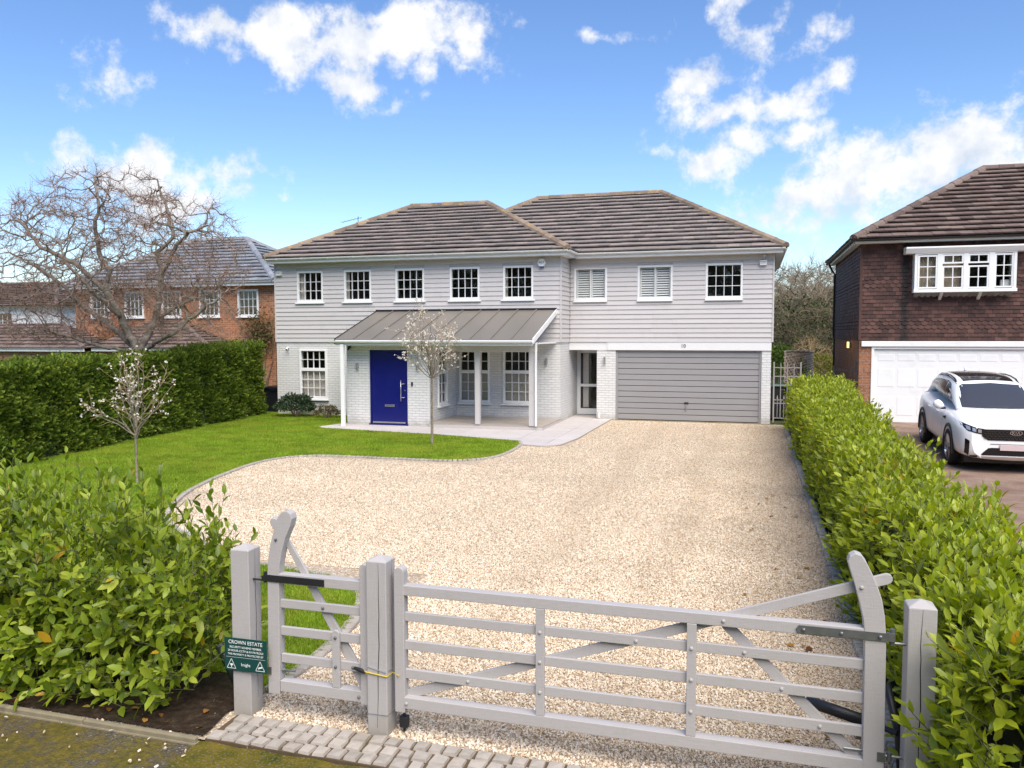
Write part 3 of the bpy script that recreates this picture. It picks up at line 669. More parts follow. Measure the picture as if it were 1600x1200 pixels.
def window(house, fn, u0, u1, z0, z1, cols, rows, proud=.035, fr=.065, sill=True, dress=None, bar=.018, mat=WHITE, bot=.09, hood=False, glass=GLASS, lab=None, inmat=DARKIN, sillover=.05):
    """rows: list of row counts; more than one entry gives sashes split by a transom, from top down"""
    b = MB(fn); d0, d1 = -proud, .07
    b.box(u0, u0+fr, d0, d1, z0, z1); b.box(u1-fr, u1, d0, d1, z0, z1); b.box(u0+fr, u1-fr, d0, d1, z1-fr, z1); b.box(u0+fr, u1-fr, d0, d1, z0, z0+bot)
    iu0, iu1, iz0, iz1 = u0+fr, u1-fr, z0+bot, z1-fr; tot = sum(rows); tr = .10 if len(rows) > 1 else 0
    if len(rows) > 1:
        ph = (iz1-iz0-tr*(len(rows)-1))/tot; z = iz1; secs = []
        for k, r_ in enumerate(rows):
            secs.append((z-ph*r_, z, r_)); z -= ph*r_
            if k < len(rows)-1: b.box(iu0, iu1, d0+.008, d1-.005, z-tr, z); z -= tr
    else: secs = [(iz0, iz1, rows[0])]
    ctr = Vector(fn((u0+u1)/2, 0, z0)); o = b.build('window', mat, house, loc=ctr, bevel=.006, seg=1)
    if lab: o['label'] = lab
    g = MB(fn); pw = (iu1-iu0)/cols
    for (a, c, r_) in secs:
        for i in range(1, cols): g.box(iu0+pw*i-bar/2, iu0+pw*i+bar/2, .004, .05, a, c)
        for j in range(1, r_):
            for i in range(cols):
                zz = a+(c-a)*j/r_; g.box(iu0+pw*i+bar/2*(i > 0), iu0+pw*(i+1)-bar/2*(i < cols-1), .006, .048, zz-bar/2, zz+bar/2)
    if g.v: g.build('glazing_bars', mat, o, loc=ctr)
    for (a, c, r_) in secs:
        ph = (c-a)/r_
        for i in range(cols):
            for j in range(r_):
                q = MB(fn); q.box(iu0+pw*i, iu0+pw*(i+1), .026, .030, a+ph*j, a+ph*(j+1)); q.build('pane', glass, o, loc=fn(iu0+pw*i, .028, a+ph*j))
    if sill: s = MB(fn); s.box(u0-sillover, u1+sillover, -proud-.06, .02, z0-.045, z0-.002); s.build('sill', mat, o, loc=ctr, bevel=.006, seg=1)
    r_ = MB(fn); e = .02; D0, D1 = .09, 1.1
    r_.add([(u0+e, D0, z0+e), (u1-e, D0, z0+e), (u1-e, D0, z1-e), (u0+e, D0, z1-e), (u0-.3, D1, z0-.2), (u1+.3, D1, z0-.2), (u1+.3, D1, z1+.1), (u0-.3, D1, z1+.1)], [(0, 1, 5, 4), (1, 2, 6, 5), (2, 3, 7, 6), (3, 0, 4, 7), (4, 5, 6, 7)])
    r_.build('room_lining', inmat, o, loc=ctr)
    if dress:
        kind, *a = dress; c = MB(fn)
        if kind == 'curtain':           # pleated curtains on given (from, to) fractions
            for f0, f1 in a:
                n = max(6, int((f1-f0)*50)); w_ = u1-u0
                for k in range(n):
                    x0_, x1_ = u0+w_*(f0+(f1-f0)*k/n), u0+w_*(f0+(f1-f0)*(k+1)/n); y0_, y1_ = .13+.025*(k % 2), .13+.025*((k+1) % 2)
                    c.add([(x0_, y0_, z0+.03), (x1_, y1_, z0+.03), (x1_, y1_, z1-.03), (x0_, y0_, z1-.03)], [(0, 1, 2, 3)])
            c.build('curtain', CURTAIN, o, loc=ctr)
        elif kind == 'blind':           # roller blind over z range fractions
            f0, f1 = a; c.box(u0+.05, u1-.05, .12, .126, z0+(z1-z0)*f0, z0+(z1-z0)*f1); c.build('blind', BLIND, o, loc=ctr)
        elif kind == 'shutter':
            mid = (u0+u1)/2
            for s0, s1 in ((iu0, mid-.002), (mid+.002, iu1)):
                c = MB(fn); c.box(s0, s0+.045, .09, .115, z0+.07, z1-.05); c.box(s1-.045, s1, .09, .115, z0+.07, z1-.05); n = 13
                for k in range(n):
                    zz = z0+.1+(z1-z0-.18)*k/(n-1); c.add([(s0+.045, .085, zz-.026), (s1-.045, .085, zz-.026), (s1-.045, .115, zz+.02), (s0+.045, .115, zz+.02), (s0+.045, .085, zz-.020), (s1-.045, .085, zz-.020), (s1-.045, .115, zz+.026), (s0+.045, .115, zz+.026)],
                          [(0, 1, 2, 3), (4, 5, 6, 7), (0, 1, 5, 4), (3, 2, 6, 7)])
                c.build('shutter', WHITE, o, loc=ctr)
    return o
def boards(house, fn, u0, u1, z0, z1, holes, exp=.1405, mat=BOARD, th=.03):
    k = 0
    while z0+k*exp < z1-.02:
        a = z0+k*exp; c = min(a+exp+.012, z1+.005); k += 1
        cut = sorted([(h[0], h[1]) for h in holes if h[2] < a+exp-.045 and h[3] > a+.045]); u = u0
        for p, q in cut+[(u1, u1)]:
            if p > u+.01:
                # long runs are jointed at irregular places
                segs = [u]
                while p-segs[-1] > 3.9: segs.append(segs[-1]+random.uniform(2.4, 3.6))
                segs.append(p)
                for s0, s1 in zip(segs, segs[1:]):
                    b = MB(fn); j = random.uniform(-.002, .002)
                    b.add([(s0+.0015, -th+j, a), (s1-.0015, -th+j, a), (s1-.0015, -.007, c), (s0+.0015, -.007, c), (s0+.0015, .01, a), (s1-.0015, .01, a), (s1-.0015, .01, c), (s0+.0015, .01, c)],
                          [(0, 1, 2, 3), (5, 4, 7, 6), (0, 4, 5, 1), (1, 5, 6, 2), (2, 6, 7, 3), (3, 7, 4, 0)])
                    b.build('weatherboard', mat, house, loc=fn(s0, 0, a))
            u = max(u, q)

# ------------------------------------------------------------------ main house
H = thing('house', (-7, 24, 0), 'pale grey weatherboarded house with blue front door and double garage', 'house')
LX0, LX1, RX1, LY, RY = -15.08, -5.48, .53, 23.52, 24.70
UPW = [(-14.27, -13.32), (-12.57, -11.61), (-10.78, -9.80), (-8.96, -7.99), (-7.25, -6.30)]
ZS, ZT, ZC, ZE = 3.67, 4.685, 2.41, 5.0
GW = [(-14.23, -13.23, .53, 2.16), (-8.67, -7.68, .53, 2.15), (-7.26, -6.28, .53, 2.16)]
b = MB(); upl = [(a, c, ZS, ZT) for a, c in UPW]
wall(b, FRONT(LY), LX0, LX1, 0, ZC, GW); b.build('brick_wall', PBRICK, H)
b = MB(); wall(b, FRONT(LY), LX0, LX1, ZC, ZE, upl); b.box(LX0, LX0+.2, LY+.25, 30, 0, ZE); b.box(LX0+.2, LX1-.2, 30, 30.2, 0, ZE); b.build('upper_wall', BOARD, H)
# return wall between the two blocks (faces the garage), brick below, boards above
b = MB(); b.box(LX1-.25, LX1, LY+.25, 26.2, 0, ZC); b.build('brick_wall', PBRICK, H)
b = MB(); b.box(LX1-.25, LX1, LY+.25, 24.95, ZC, ZE); b.build('upper_wall', BOARD, H)
UPR = [(-5.32, -4.29, 3.65, 4.675), (-3.37, -2.32, 3.65, 4.69), (-1.37, -.31, 3.65, 4.70)]
b = MB(); wall(b, FRONT(RY), LX1, RX1, ZC, ZE, UPR); b.box(RX1-.2, RX1, RY+.25, 31.6, ZC, ZE); b.box(LX1, RX1-.2, 31.4, 31.6, 0, ZE); b.build('upper_wall', BOARD, H)
for x0_, x1_ in ((-4.60, -4.02), (.25, RX1-.02)): MB().box(x0_, x1_, RY, RY+.25, 0, 2.14).build('brick_pier', PBRICK, H)
MB().box(RX1-.27, RX1-.02, RY+.25, 31.4, 0, 2.4).build('brick_wall', PBRICK, H); MB().box(-4.60, -4.35, RY+.25, 26.2, 0, 2.14).build('brick_wall', PBRICK, H)
b = MB(); b.box(LX1+.003, -3.98, RY-.012, RY+.25, 2.14, 2.405); b.box(-4.28, RX1-.016, RY-.03, RY-.012, 2.142, 2.402); b.box(-3.98, RX1-.018, RY-.011, RY+.25, 2.141, 2.404); b.build('lintel', WHITE2, H, bevel=.004, seg=1)
b = MB(); b.box(LX1, -4.6, RY+.25, 26.2, 2.141, 2.3); b.build('porch_ceiling', WHITE2, H)
boards(H, FRONT(LY-.012), LX0-.01, LX1+.02, ZC-.02, ZE-.07, upl); boards(H, RIGHT(LX1+.012), LY-.01, RY-.03, ZC-.02, ZE-.07, [])
boards(H, FRONT(RY-.012), LX1+.045, RX1+.01, ZC-.02, ZE-.07, UPR); boards(H, RIGHT(RX1+.012), RY, 31.6, ZC-.02, ZE-.07, [])
for (x, y) in ((LX0-.02, LY-.05), (LX1-.002, LY-.052), (RX1-.012, RY-.05)):
    MB().box(x, x+.045, y, y+.05, ZC-.02, ZE-.07).build('corner_trim', BOARD, H, bevel=.004, seg=1)
dr = [('curtain', (.05, .24)), ('curtain', (.04, .13)), None, ('curtain', (.92, .97)), ('curtain', (.03, .12))]
for (a, c), d in zip(UPW, dr): window(H, FRONT(LY), a, c, ZS, ZT, 4, [3], dress=d)
window(H, FRONT(LY), *GW[0], 4, [2, 3], dress=('blind', .05, .60)); window(H, FRONT(LY), *GW[1], 4, [2, 3], dress=('blind', .05, .6)); window(H, FRONT(LY), *GW[2], 4, [2, 3], dress=('blind', .05, .6))
window(H, FRONT(RY), *UPR[0], 2, [1], dress=('shutter',), sillover=.01); window(H, FRONT(RY), *UPR[1], 2, [1], dress=('shutter',), sillover=.01); window(H, FRONT(RY), *UPR[2], 4, [3], sillover=.01)
# eaves
b = MB(); b.box(-15.12, -5.23, 23.14, LY, ZE-.07, ZE-.05); b.box(-15.14, -5.21, 23.12, 23.14, ZE-.07, ZE+.09); b.box(-5.23, -5.21, 23.14, 24.34, ZE-.07, ZE+.09); b.box(LX1, -5.23, LY, 24.36, ZE-.07, ZE-.05)
b.box(-5.21, .78, 24.34, 24.36, ZE-.069, ZE+.09); b.box(-5.23, .78, 24.36, RY, ZE-.07, ZE-.051); b.box(.76, .78, 24.36, 32, ZE-.069, ZE+.09); b.box(RX1, .76, RY, 32, ZE-.07, ZE-.05); b.build('fascia', WHITE, H)
gutter(H, [(-15.18, 23.06, ZE+.07), (-5.15, 23.06, ZE+.07), (-5.15, 24.28, ZE+.07)], WHITE); gutter(H, [(-5.15, 24.28, ZE+.07), (.84, 24.28, ZE+.07), (.84, 32, ZE+.07)], WHITE)
hip_roof(H, -15.2, -5.17, 23.06, 30.3, ZE+.08, 1.99, TILE1, RIDGE1, back=False)
hip_roof(H, -11.3, .84, 24.28, 32.1, ZE+.08, 2.30, TILE1, RIDGE1, back=False, skip_left=False)
# projecting entrance block
EX0, EX1, EY = -11.37, -8.77, 21.35
b = MB(); wall(b, FRONT(EY), EX0, EX1, 0, 2.5, [(-10.64, -9.45, .06, 2.19)]); wall(b, RIGHT(EX1), EY+.25, LY, 0, 2.5, [(21.97, 22.71, .55, 2.2)]); wall(b, LEFT(EX0), EY+.25, LY, 0, 2.5, [(21.75, 22.45, .62, 2.2)]); b.build('entrance_wall', PBRICK, H)
window(H, RIGHT(EX1), 21.97, 22.71, .55, 2.2, 2, [2, 3]); window(H, LEFT(EX0), 21.75, 22.45, .62, 2.2, 2, [2, 3])
dfr = MB().box(-10.64, -10.60, EY+.03, EY+.12, .06, 2.19).box(-9.49, -9.45, EY+.03, EY+.12, .06, 2.19).box(-10.60, -9.49, EY+.03, EY+.12, 2.14, 2.19).box(-10.66, -9.43, EY-.04, EY+.12, .02, .06)
door = MB().box(-10.595, -9.495, EY+.05, EY+.10, .075, 2.135).build('front_door', BLUE, H, loc=(-10.05, EY+.08, .07), bevel=.006)
dfr.build('door_frame', BLUE, door, loc=(-10.05, EY+.08, .07), bevel=.004, seg=1)
MB().box(-10.56, -9.53, EY+.02, EY+.05, .075, .115).build('threshold_bar', STEEL, door)
hb = MB().tube([(-9.645, EY-.03, .72), (-9.645, EY-.03, 1.33)], .014, 10); hb.tube([(-9.645, EY-.03, .83), (-9.55, EY+.0, .83), (-9.55, EY+.05, .83)], .010, 8); hb.tube([(-9.645, EY-.03, 1.22), (-9.55, EY, 1.22), (-9.55, EY+.05, 1.22)], .010, 8); hb.build('pull_handle', STEEL, door, smooth=True)
MB().tube([(-9.55, EY+.03, 1.03), (-9.55, EY+.052, 1.03)], .02, 12).build('lock', STEEL, door)
lb = MB().box(-10.18, -9.88, EY+.03, EY+.051, .55, .615).build('letter_plate', STEEL, door, bevel=.006); MB().box(-10.15, -9.91, EY+.022, EY+.03, .565, .60).build('letter_flap', GALV, lb, bevel=.004)
def wall_lamp(x, y, z):
    l = MB().tube([(x, y-.075, z-.10), (x, y-.075, z+.10)], .035, 12).build('wall_light', STEEL, H, loc=(x, y, z), smooth=False)
    MB().box(x-.025, x+.025, y-.05, y, z-.05, z+.05).build('bracket', STEEL, l); MB().tube([(x, y-.075, z-.104), (x, y-.075, z-.100)], .028, 12).build('lens', WHITE, l)
for a in ((-11.0, EY, 1.72), (-9.11, EY, 1.72), (-5.88, LY, 1.82), (-4.35, RY, 1.83)): wall_lamp(*a)
MB().box(-9.33, -9.28, EY-.025, EY, 1.16, 1.28).build('doorbell', BLACK, H, bevel=.006)
# porch roof: standing seam zinc, beam, posts, deck
PX0, PX1, PY0, PZ0, PZ1 = -11.42, -5.60, 20.78, 2.50, 3.36; PY1 = LY-.03; sl = (PZ1-PZ0)/(PY1-PY0)
b = MB(); b.prism([(PX0+.03, PY0+.03, PZ0-.05), (PX0+.03, PY1, PZ1-.06), (PX0+.03, PY1, PZ1-.16), (PX0+.03, PY0+.03, PZ0-.15)], (PX1-PX0-.06, 0, 0)); pr = b.build('porch_roof', WHITE2, H)
n = 10; pw = (PX1-PX0)/n
pm = MB().prism([(0, 0, 0), (0, PY1-PY0, PZ1-PZ0), (0, PY1-PY0, PZ1-PZ0-.03), (0, 0, -.03)], (pw-.004, 0, 0)).mesh('zinc_panel', ZINC); smh = MB().prism([(-.014, 0, .002), (-.014, PY1-PY0, PZ1-PZ0+.002), (-.014, PY1-PY0, PZ1-PZ0+.04), (-.014, 0, .04)], (.028, 0, 0)).mesh('seam', ZINC)
for i in range(n):
    place('zinc_panel', pm, pr, (PX0+pw*i, PY0, PZ0))
    if i: place('seam', smh, pr, (PX0+pw*i, PY0, PZ0))
MB().prism([(PX1, PY0-.01, PZ0+.02), (PX1, PY1, PZ1+.02), (PX1, PY1, PZ1-.14), (PX1, PY0-.01, PZ0-.14)], (.025, 0, 0)).build('barge_board', WHITE, pr, bevel=.004)
MB().prism([(PX0-.025, PY0-.01, PZ0+.02), (PX0-.025, PY1, PZ1+.02), (PX0-.025, PY1, PZ1-.14), (PX0-.025, PY0-.01, PZ0-.14)], (.025, 0, 0)).build('barge_board', DARKM, pr)
MB().box(PX0-.02, PX1+.02, PY1-.05, PY1+.012, PZ1+.005, PZ1+.05).build('flashing', DARKM, pr)
MB().box(PX0, PX1, PY0-.002, PY0+.026, PZ0-.17, PZ0-.025).build('fascia', WHITE, pr)
gutter(H, [(PX0-.12, PY0-.06, PZ0-.045), (PX1+.03, PY0-.06, PZ0-.045)], WHITE)
MB().box(EX1+.003, PX1-.03, 21.25, 21.42, 2.16, 2.42).build('porch_beam', BOARD, H, bevel=.005)
MB().box(EX1, PX1, 21.42, LY-.01, 2.36, 2.40).build('porch_soffit', WHITE2, H)
for x, y, s, m, z0 in ((-7.32, 21.34, .068, BOARD, .13), (-5.76, 21.34, .075, BOARD, .13)):
    MB().box(x-s, x+s, y-s, y+s, z0, 2.16).build('porch_post', m, H, bevel=.008)
MB().box(-5.655, -5.60, 21.22, 21.28, .13, 2.40).build('downpipe', WHITE, H, bevel=.006)
MB().box(-11.24, -11.14, 20.72, 20.82, .02, 2.36).build('porch_post', WHITE, H, bevel=.006)
dk = MB().box(EX1+.002, -5.47, 21.32, LY-.002, .0, .09).build('deck', DECK, H)
y = 21.30
while y < LY-.05:
    MB().box(EX1+.003, -5.45, y, y+.136, .09, .125+random.uniform(-.001, .001)).build('deck_board', DECK, dk); y += .142
MB().box(EX1+.003, -5.45, 21.295, 21.32, .012, .0895).build('deck_fascia', SLAB, dk); MB().box(-5.47, -5.449, 21.322, LY-.04, .012, .0895).build('deck_fascia', SLAB, dk)
# side door in the recess
DY = 25.9
sd = MB().box(-5.475, -5.36, DY, DY+.08, 0.03, 2.13).box(-4.72, -4.605, DY, DY+.08, .03, 2.13).box(-5.36, -4.72, DY, DY+.08, 2.02, 2.13).box(-5.36, -4.72, DY, DY+.08, .03, .22).box(-5.36, -4.72, DY+.005, DY+.075, .93, 1.02).build('side_door', WHITE, H, loc=(-5, DY, 0), bevel=.006)
MB().box(-5.36, -4.72, DY+.035, DY+.04, .22, .93).build('pane', GLASS, sd); MB().box(-5.36, -4.72, DY+.035, DY+.04, 1.02, 2.02).build('pane', GLASS, sd)
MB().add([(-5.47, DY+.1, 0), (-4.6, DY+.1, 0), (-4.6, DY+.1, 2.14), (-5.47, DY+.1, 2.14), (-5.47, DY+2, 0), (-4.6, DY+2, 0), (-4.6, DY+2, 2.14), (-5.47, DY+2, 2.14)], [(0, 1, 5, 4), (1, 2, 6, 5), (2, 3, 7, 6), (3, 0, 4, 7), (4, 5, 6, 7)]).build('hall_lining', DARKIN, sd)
MB().box(-5.3, -5.12, DY+.14, DY+.16, .25, 2.0).build('hanging_blind', CURTAIN, sd)
MB().box(-5.45, -4.61, DY-.02, DY+.08, .0, .03).build('door_step', DARKM, sd)
# garage door
gd = MB().box(-4.02, -3.955, RY+.04, RY+.12, 0, 2.135).box(.185, .25, RY+.04, RY+.12, 0, 2.135).box(-3.955, .185, RY+.04, RY+.12, 2.09, 2.135).build('garage_door', GARAGE, H, loc=(-1.9, RY+.1, 0), bevel=.004)
n = 12; ph = 2.07/n
for i in range(n):
    z = .02+ph*i; MB().prism([(-3.953, RY+.075, z+.012), (-3.953, RY+.065, z+.02), (-3.953, RY+.065, z+ph-.008), (-3.953, RY+.075, z+ph-.002), (-3.953, RY+.11, z+ph-.002), (-3.953, RY+.11, z+.012)], (4.136, 0, 0)).build('door_panel', GARAGE, gd, loc=(-1.9, RY+.08, z))
MB().box(-3.955, .185, RY+.09, RY+.12, 0.0, 2.09).build('door_backing', DARKM, gd)
hd = MB().box(-1.95, -1.83, RY+.045, RY+.066, .53, .585).build('lock_plate', BLACK, gd, bevel=.004); MB().box(-1.915, -1.885, RY+.03, RY+.064, .33, .50).build('handle', STEEL, gd, bevel=.006)
MB().box(-4.05, .28, RY+.02, RY+.25, -.03, .012).build('garage_threshold', KERBC, H)
me = text_mesh('10', .15, DARKM, .004); o = place('house_number', me, H, (-1.99, RY-.036, 2.272)); o.rotation_euler = (R(90), 0, 0)
# small fittings on the facade
ah = MB().prism([(-6.03+.13*math.cos(R(60*k))*1.0, LY-.13, 4.74+.14*math.sin(R(60*k))) for k in range(6)], (0, .09, 0)).build('alarm_box', WHITE, H, loc=(-6.03, LY, 4.74), bevel=.012)
MB().prism([(-6.03-.075, LY-.135, 4.635), (-6.03+.075, LY-.135, 4.635), (-6.03+.05, LY-.135, 4.60), (-6.03-.05, LY-.135, 4.60)], (0, .06, 0)).build('alarm_strobe', simple('blue_lens', (.01, .03, .16), .3), ah)
o = place('alarm_logo', text_mesh('ADT', .085, simple('logo_blue', (.02, .05, .2), .5)), ah, (-6.03, LY-.1312, 4.745)); o.rotation_euler = (R(90), 0, 0)
for x, y, z in ((-14.9, LY, 4.62), (.25, RY, 4.67)):
    v = MB().box(x-.10, x+.10, y-.13, y-.02, z-.07, z+.07).build('vent_box', WHITE, H, loc=(x, y, z), bevel=.012)
    MB().box(x-.085, x+.085, y-.135, y-.13, z-.01, z+.0).box(x-.085, x+.085, y-.135, y-.13, z+.03, z+.04).build('vent_slots', DARKM, v)
def cctv(x, y, z, m, dx=0):
    c = MB().tube([(x, y, z), (x, y-.09, z)], .035, 10).build('security_camera', m, H, loc=(x, y, z)); MB().tube([(x, y-.07, z-.02), (x+dx, y-.16, z-.06)], .032, 10).build('camera_head', m, c); MB().tube([(x+dx, y-.155, z-.058), (x+dx, y-.166, z-.063)], .022, 10).build('lens', BLACK, c)
cctv(.28, RY-.02, 4.87, WHITE, .02); cctv(-14.65, LY, 2.2, WHITE2, .03); cctv(-11.25, EY, 2.27, BLACK, .02)
MB().tube([(-4.52, RY-.03, .04), (-4.52, RY-.03, .22)], .03, 10).build('waste_pipe', WHITE, H)
ae = MB().tube([(-14.6, 28.5, 6.0), (-14.6, 28.5, 7.15)], .015, 6).build('tv_aerial', GALV, H)
a2 = MB().tube([(-15.3, 28.5, 6.95), (-14.45, 28.5, 7.1)], .008, 5)
for k in range(6): a2.tube([(-15.28+k*.15, 28.35, 6.955+k*.026), (-15.28+k*.15, 28.65, 6.955+k*.026)], .005, 4)
a2.build('aerial_elements', GALV, ae)

# ------------------------------------------------------------------ gates and posts
GY = 4.83
def gate_post(name, x, label, crack=0, h=1.2):
    r = thing(name, (x, GY, 0), label, 'gate post', 'grey timber gate posts')
    s = .072; b = MB(); n = 14
    b.add([(x-s, GY-s, -.05), (x+s, GY-s, -.05), (x+s, GY+s, -.05), (x-s, GY+s, -.05), (x-s, GY-s, h-.035), (x+s, GY-s, h-.035), (x+s, GY+s, h-.035), (x-s, GY+s, h-.035), (x, GY, h)],
          [(0, 1, 5, 4), (1, 2, 6, 5), (2, 3, 7, 6), (3, 0, 4, 7), (4, 5, 8), (5, 6, 8), (6, 7, 8), (7, 4, 8)])
    b.build('shaft', GATEP, r, bevel=.006)
    for side, cx, z0, z1 in ([(0, .0, .05, h-.04)] if crack & 1 else []) + ([(1, .01, .1, h-.03)] if crack & 2 else []):
        c = MB(); m = 16; P = []
        rr = random.Random(int(x*100)+side)
        o = cx
        for k in range(m+1):
            o += rr.uniform(-.004, .004); z = z0+(z1-z0)*k/m; wd = .0022*math.sin(math.pi*min(1, max(.05, k/m)))+.0006
            P.append((o, z, wd))
        for (o0, z0_, w0), (o1, z1_, w1) in zip(P, P[1:]):
            if side == 0: c.add([(x+o0-w0, GY-s-.0012, z0_), (x+o0+w0, GY-s-.0012, z0_), (x+o1+w1, GY-s-.0012, z1_), (x+o1-w1, GY-s-.0012, z1_)], [(0, 1, 2, 3)])
            else: c.add([(x+s+.0012, GY+o0-w0, z0_), (x+s+.0012, GY+o0+w0, z0_), (x+s+.0012, GY+o1+w1, z1_), (x+s+.0012, GY+o1-w1, z1_)], [(0, 1, 2, 3)])
        c.build('drying_crack', BLACK, r)
    return r
PL = gate_post('gate_post', -3.38, 'grey square gate post carrying the green security sign', 2)
PM = gate_post('gate_post', -2.345, 'grey cracked gate post with cord tied round it, between the two gates', 3)
PR = gate_post('gate_post', .905, 'grey gate post with a long crack beside the laurel hedge', 1)
def bolt(b, x, z, y=GY-.04):
    b.tube([(x, y, z), (x, y-.008, z), (x, y-.011, z)], [.011, .010, .005], 8)
def outline(pts, y0, y1): return [(x, y0, z) for x, z in pts], (0, y1-y0, 0)
def rounded_stile(x0, x1, z0, z1):
    r = (x1-x0)/2; c = (x0+x1)/2; return [(x0, z0), (x1, z0)]+[(c+r*math.cos(R(a)), z1-r+r*math.sin(R(a))) for a in range(0, 181, 20)]
RZ = [(.945, 1.012), (.768, .828), (.575, .637), (.382, .445), (.185, .262)]
# pedestrian gate
g1 = thing('pedestrian_gate', (-2.8, GY, 0), 'narrow grey pedestrian gate with curved heel left of the main gate', 'gate')
heel = [(-3.195, .16), (-3.185, 1.0), (-3.175, 1.12), (-3.15, 1.24), (-3.125, 1.315), (-3.15, 1.345), (-3.158, 1.375), (-3.14, 1.40), (-3.115, 1.395), (-3.10, 1.392), (-3.085, 1.42), (-3.06, 1.445), (-3.025, 1.452), (-2.995, 1.435), (-2.985, 1.40), (-3.0, 1.345), (-3.04, 1.26), (-3.07, 1.16), (-3.088, 1.07), (-3.095, 1.0), (-3.105, .16)]
MB().prism(*outline(heel, GY-.036, GY+.036)).build('heel_stile', GATEP, g1, bevel=.005)
MB().prism(*outline(rounded_stile(-2.485, -2.425, .17, 1.13), GY-.036, GY+.036)).build('latch_stile', GATEP, g1, bevel=.005)
for i, (a, c) in enumerate(RZ):
    d = (.034, .013, .013, .013, .036)[i]; MB().box(-3.10, -2.48, GY-d, GY+d, a, c).build('rail', GATEP, g1, bevel=.004)
MB().prism(*outline([(-3.075, 1.215), (-3.04, 1.235), (-2.47, .345), (-2.47, .235), (-2.50, .245)], GY+.014, GY+.036)).build('brace', GATEP, g1, bevel=.003)
MB().prism(*outline(rounded_stile(-2.695, -2.64, .262, .66), GY-.036, GY-.014)).build('upright', GATEP, g1, bevel=.003)
b = MB(); bolt(b, -2.668, .61, GY-.036); bolt(b, -2.668, .41, GY-.036); bolt(b, -2.77, .797, GY-.013); bolt(b, -2.55, .41, GY-.013); bolt(b, -3.11, 1.25, GY-.036); bolt(b, -2.495, .225); b.build('bolt', GALV, g1)
MB().box(-3.20, -2.745, GY-.044, GY-.036, .955, 1.0).tube([(-3.21, GY-.02, .94), (-3.21, GY-.02, 1.015)], .013, 8).box(-3.235, -3.19, GY-.03, GY-.01, .955, .985).tube([(-3.31, GY-.02, .955), (-3.21, GY-.02, .955)], .008, 6).build('hinge_strap', DARKM, g1)
MB().box(-3.20, -3.165, GY-.042, GY-.036, .30, .35).tube([(-3.31, GY-.015, .33), (-3.19, GY-.015, .33)], .008, 6).tube([(-3.10, GY, .325), (-3.0, GY, .325)], .008, 6).tube([(-3.095, GY, .325), (-3.078, GY, .325)], .017, 6).build('lower_hinge', GALV, g1)
# main gate
g2 = thing('driveway_gate', (-.75, GY, 0), 'wide grey five-bar driveway gate with diagonal braces', 'gate')
heel = [(.628, .14), (.622, .97), (.612, 1.06), (.592, 1.15), (.562, 1.26), (.535, 1.345), (.525, 1.385), (.535, 1.418), (.563, 1.435), (.595, 1.425), (.62, 1.39), (.65, 1.33), (.68, 1.26), (.705, 1.185), (.722, 1.09), (.732, .97), (.738, .14)]
MB().prism(*outline(heel, GY-.038, GY+.038)).build('heel_stile', GATEP, g2, bevel=.005)
MB().prism(*outline(rounded_stile(-2.235, -2.165, .155, 1.13), GY-.036, GY+.036)).build('meeting_stile', GATEP, g2, bevel=.005)
for i, (a, c) in enumerate(RZ):
    d = (.034, .013, .013, .013, .036)[i]; MB().box(-2.17, .63, GY-d, GY+d, a, c).build('rail', GATEP, g2, bevel=.004)
for x in (-1.245, -.32): MB().box(x-.028, x+.028, GY-.036, GY-.014, .262, .945).build('upright', GATEP, g2, bevel=.003)
def bar2(x0, z0, x1, z1, hw, y0, y1, ear=False):
    d = Vector((x1-x0, 0, z1-z0)).normalized(); n = Vector((-d.z, 0, d.x))*hw; p, q = Vector((x0, y0, z0)), Vector((x1, y0, z1)); P = [p-n, q-n]
    if ear: P += [q+d*hw*math.cos(R(a))+n*math.sin(R(a)) for a in range(-60, 61, 30)]
    return MB().prism(P+[q+n, p+n], (0, y1-y0, 0))
bar2(-2.165, .262, .735, 1.288, .030, GY+.014, GY+.038, True).build('brace', GATEP, g2, bevel=.003)
bar2(-.13, .945, .63, .215, .030, GY+.0145, GY+.037).build('brace', GATEP, g2, bevel=.003)
b = MB()
for x in (-1.245, -.32):
    for z in (.797, .606, .413): bolt(b, x, z, GY-.036)
for x, z in ((-.65, .797), (-.02, .797), (.19, .606), (.40, .413), (-.14, .98)): bolt(b, x, z, GY-.013 if z < .9 else GY-.034)
bolt(b, -1.73, .413, GY-.013); bolt(b, -2.15, .225); bolt(b, .60, 1.245, GY-.038); b.build('bolt', GATEP, g2)
st = MB().prism([(.26, GY-.046, .978), (.275, GY-.046, 1.0), (.745, GY-.046, 1.0), (.745, GY-.046, .955), (.275, GY-.046, .955)], (0, .008, 0)).tube([(.765, GY-.02, .93), (.765, GY-.02, 1.02)], .015, 8).box(.735, .775, GY-.045, GY-.012, .955, 1.0).tube([(.765, GY-.02, .94), (.84, GY-.02, .94)], .009, 6).build('hinge_strap', GALV, g2)
b = MB()
for x in (.30, .50, .70): bolt(b, x, .978, GY-.046)
b.build('strap_bolt', GALV, g2)
MB().box(.70, .742, GY-.045, GY-.038, .27, .32).tube([(.53, GY, .30), (.63, GY, .30)], .008, 6).tube([(.738, GY-.02, .295), (.84, GY-.02, .295)], .009, 6).tube([(.765, GY-.02, .27), (.765, GY-.02, .32)], .015, 8).build('lower_hinge', GALV, g2)
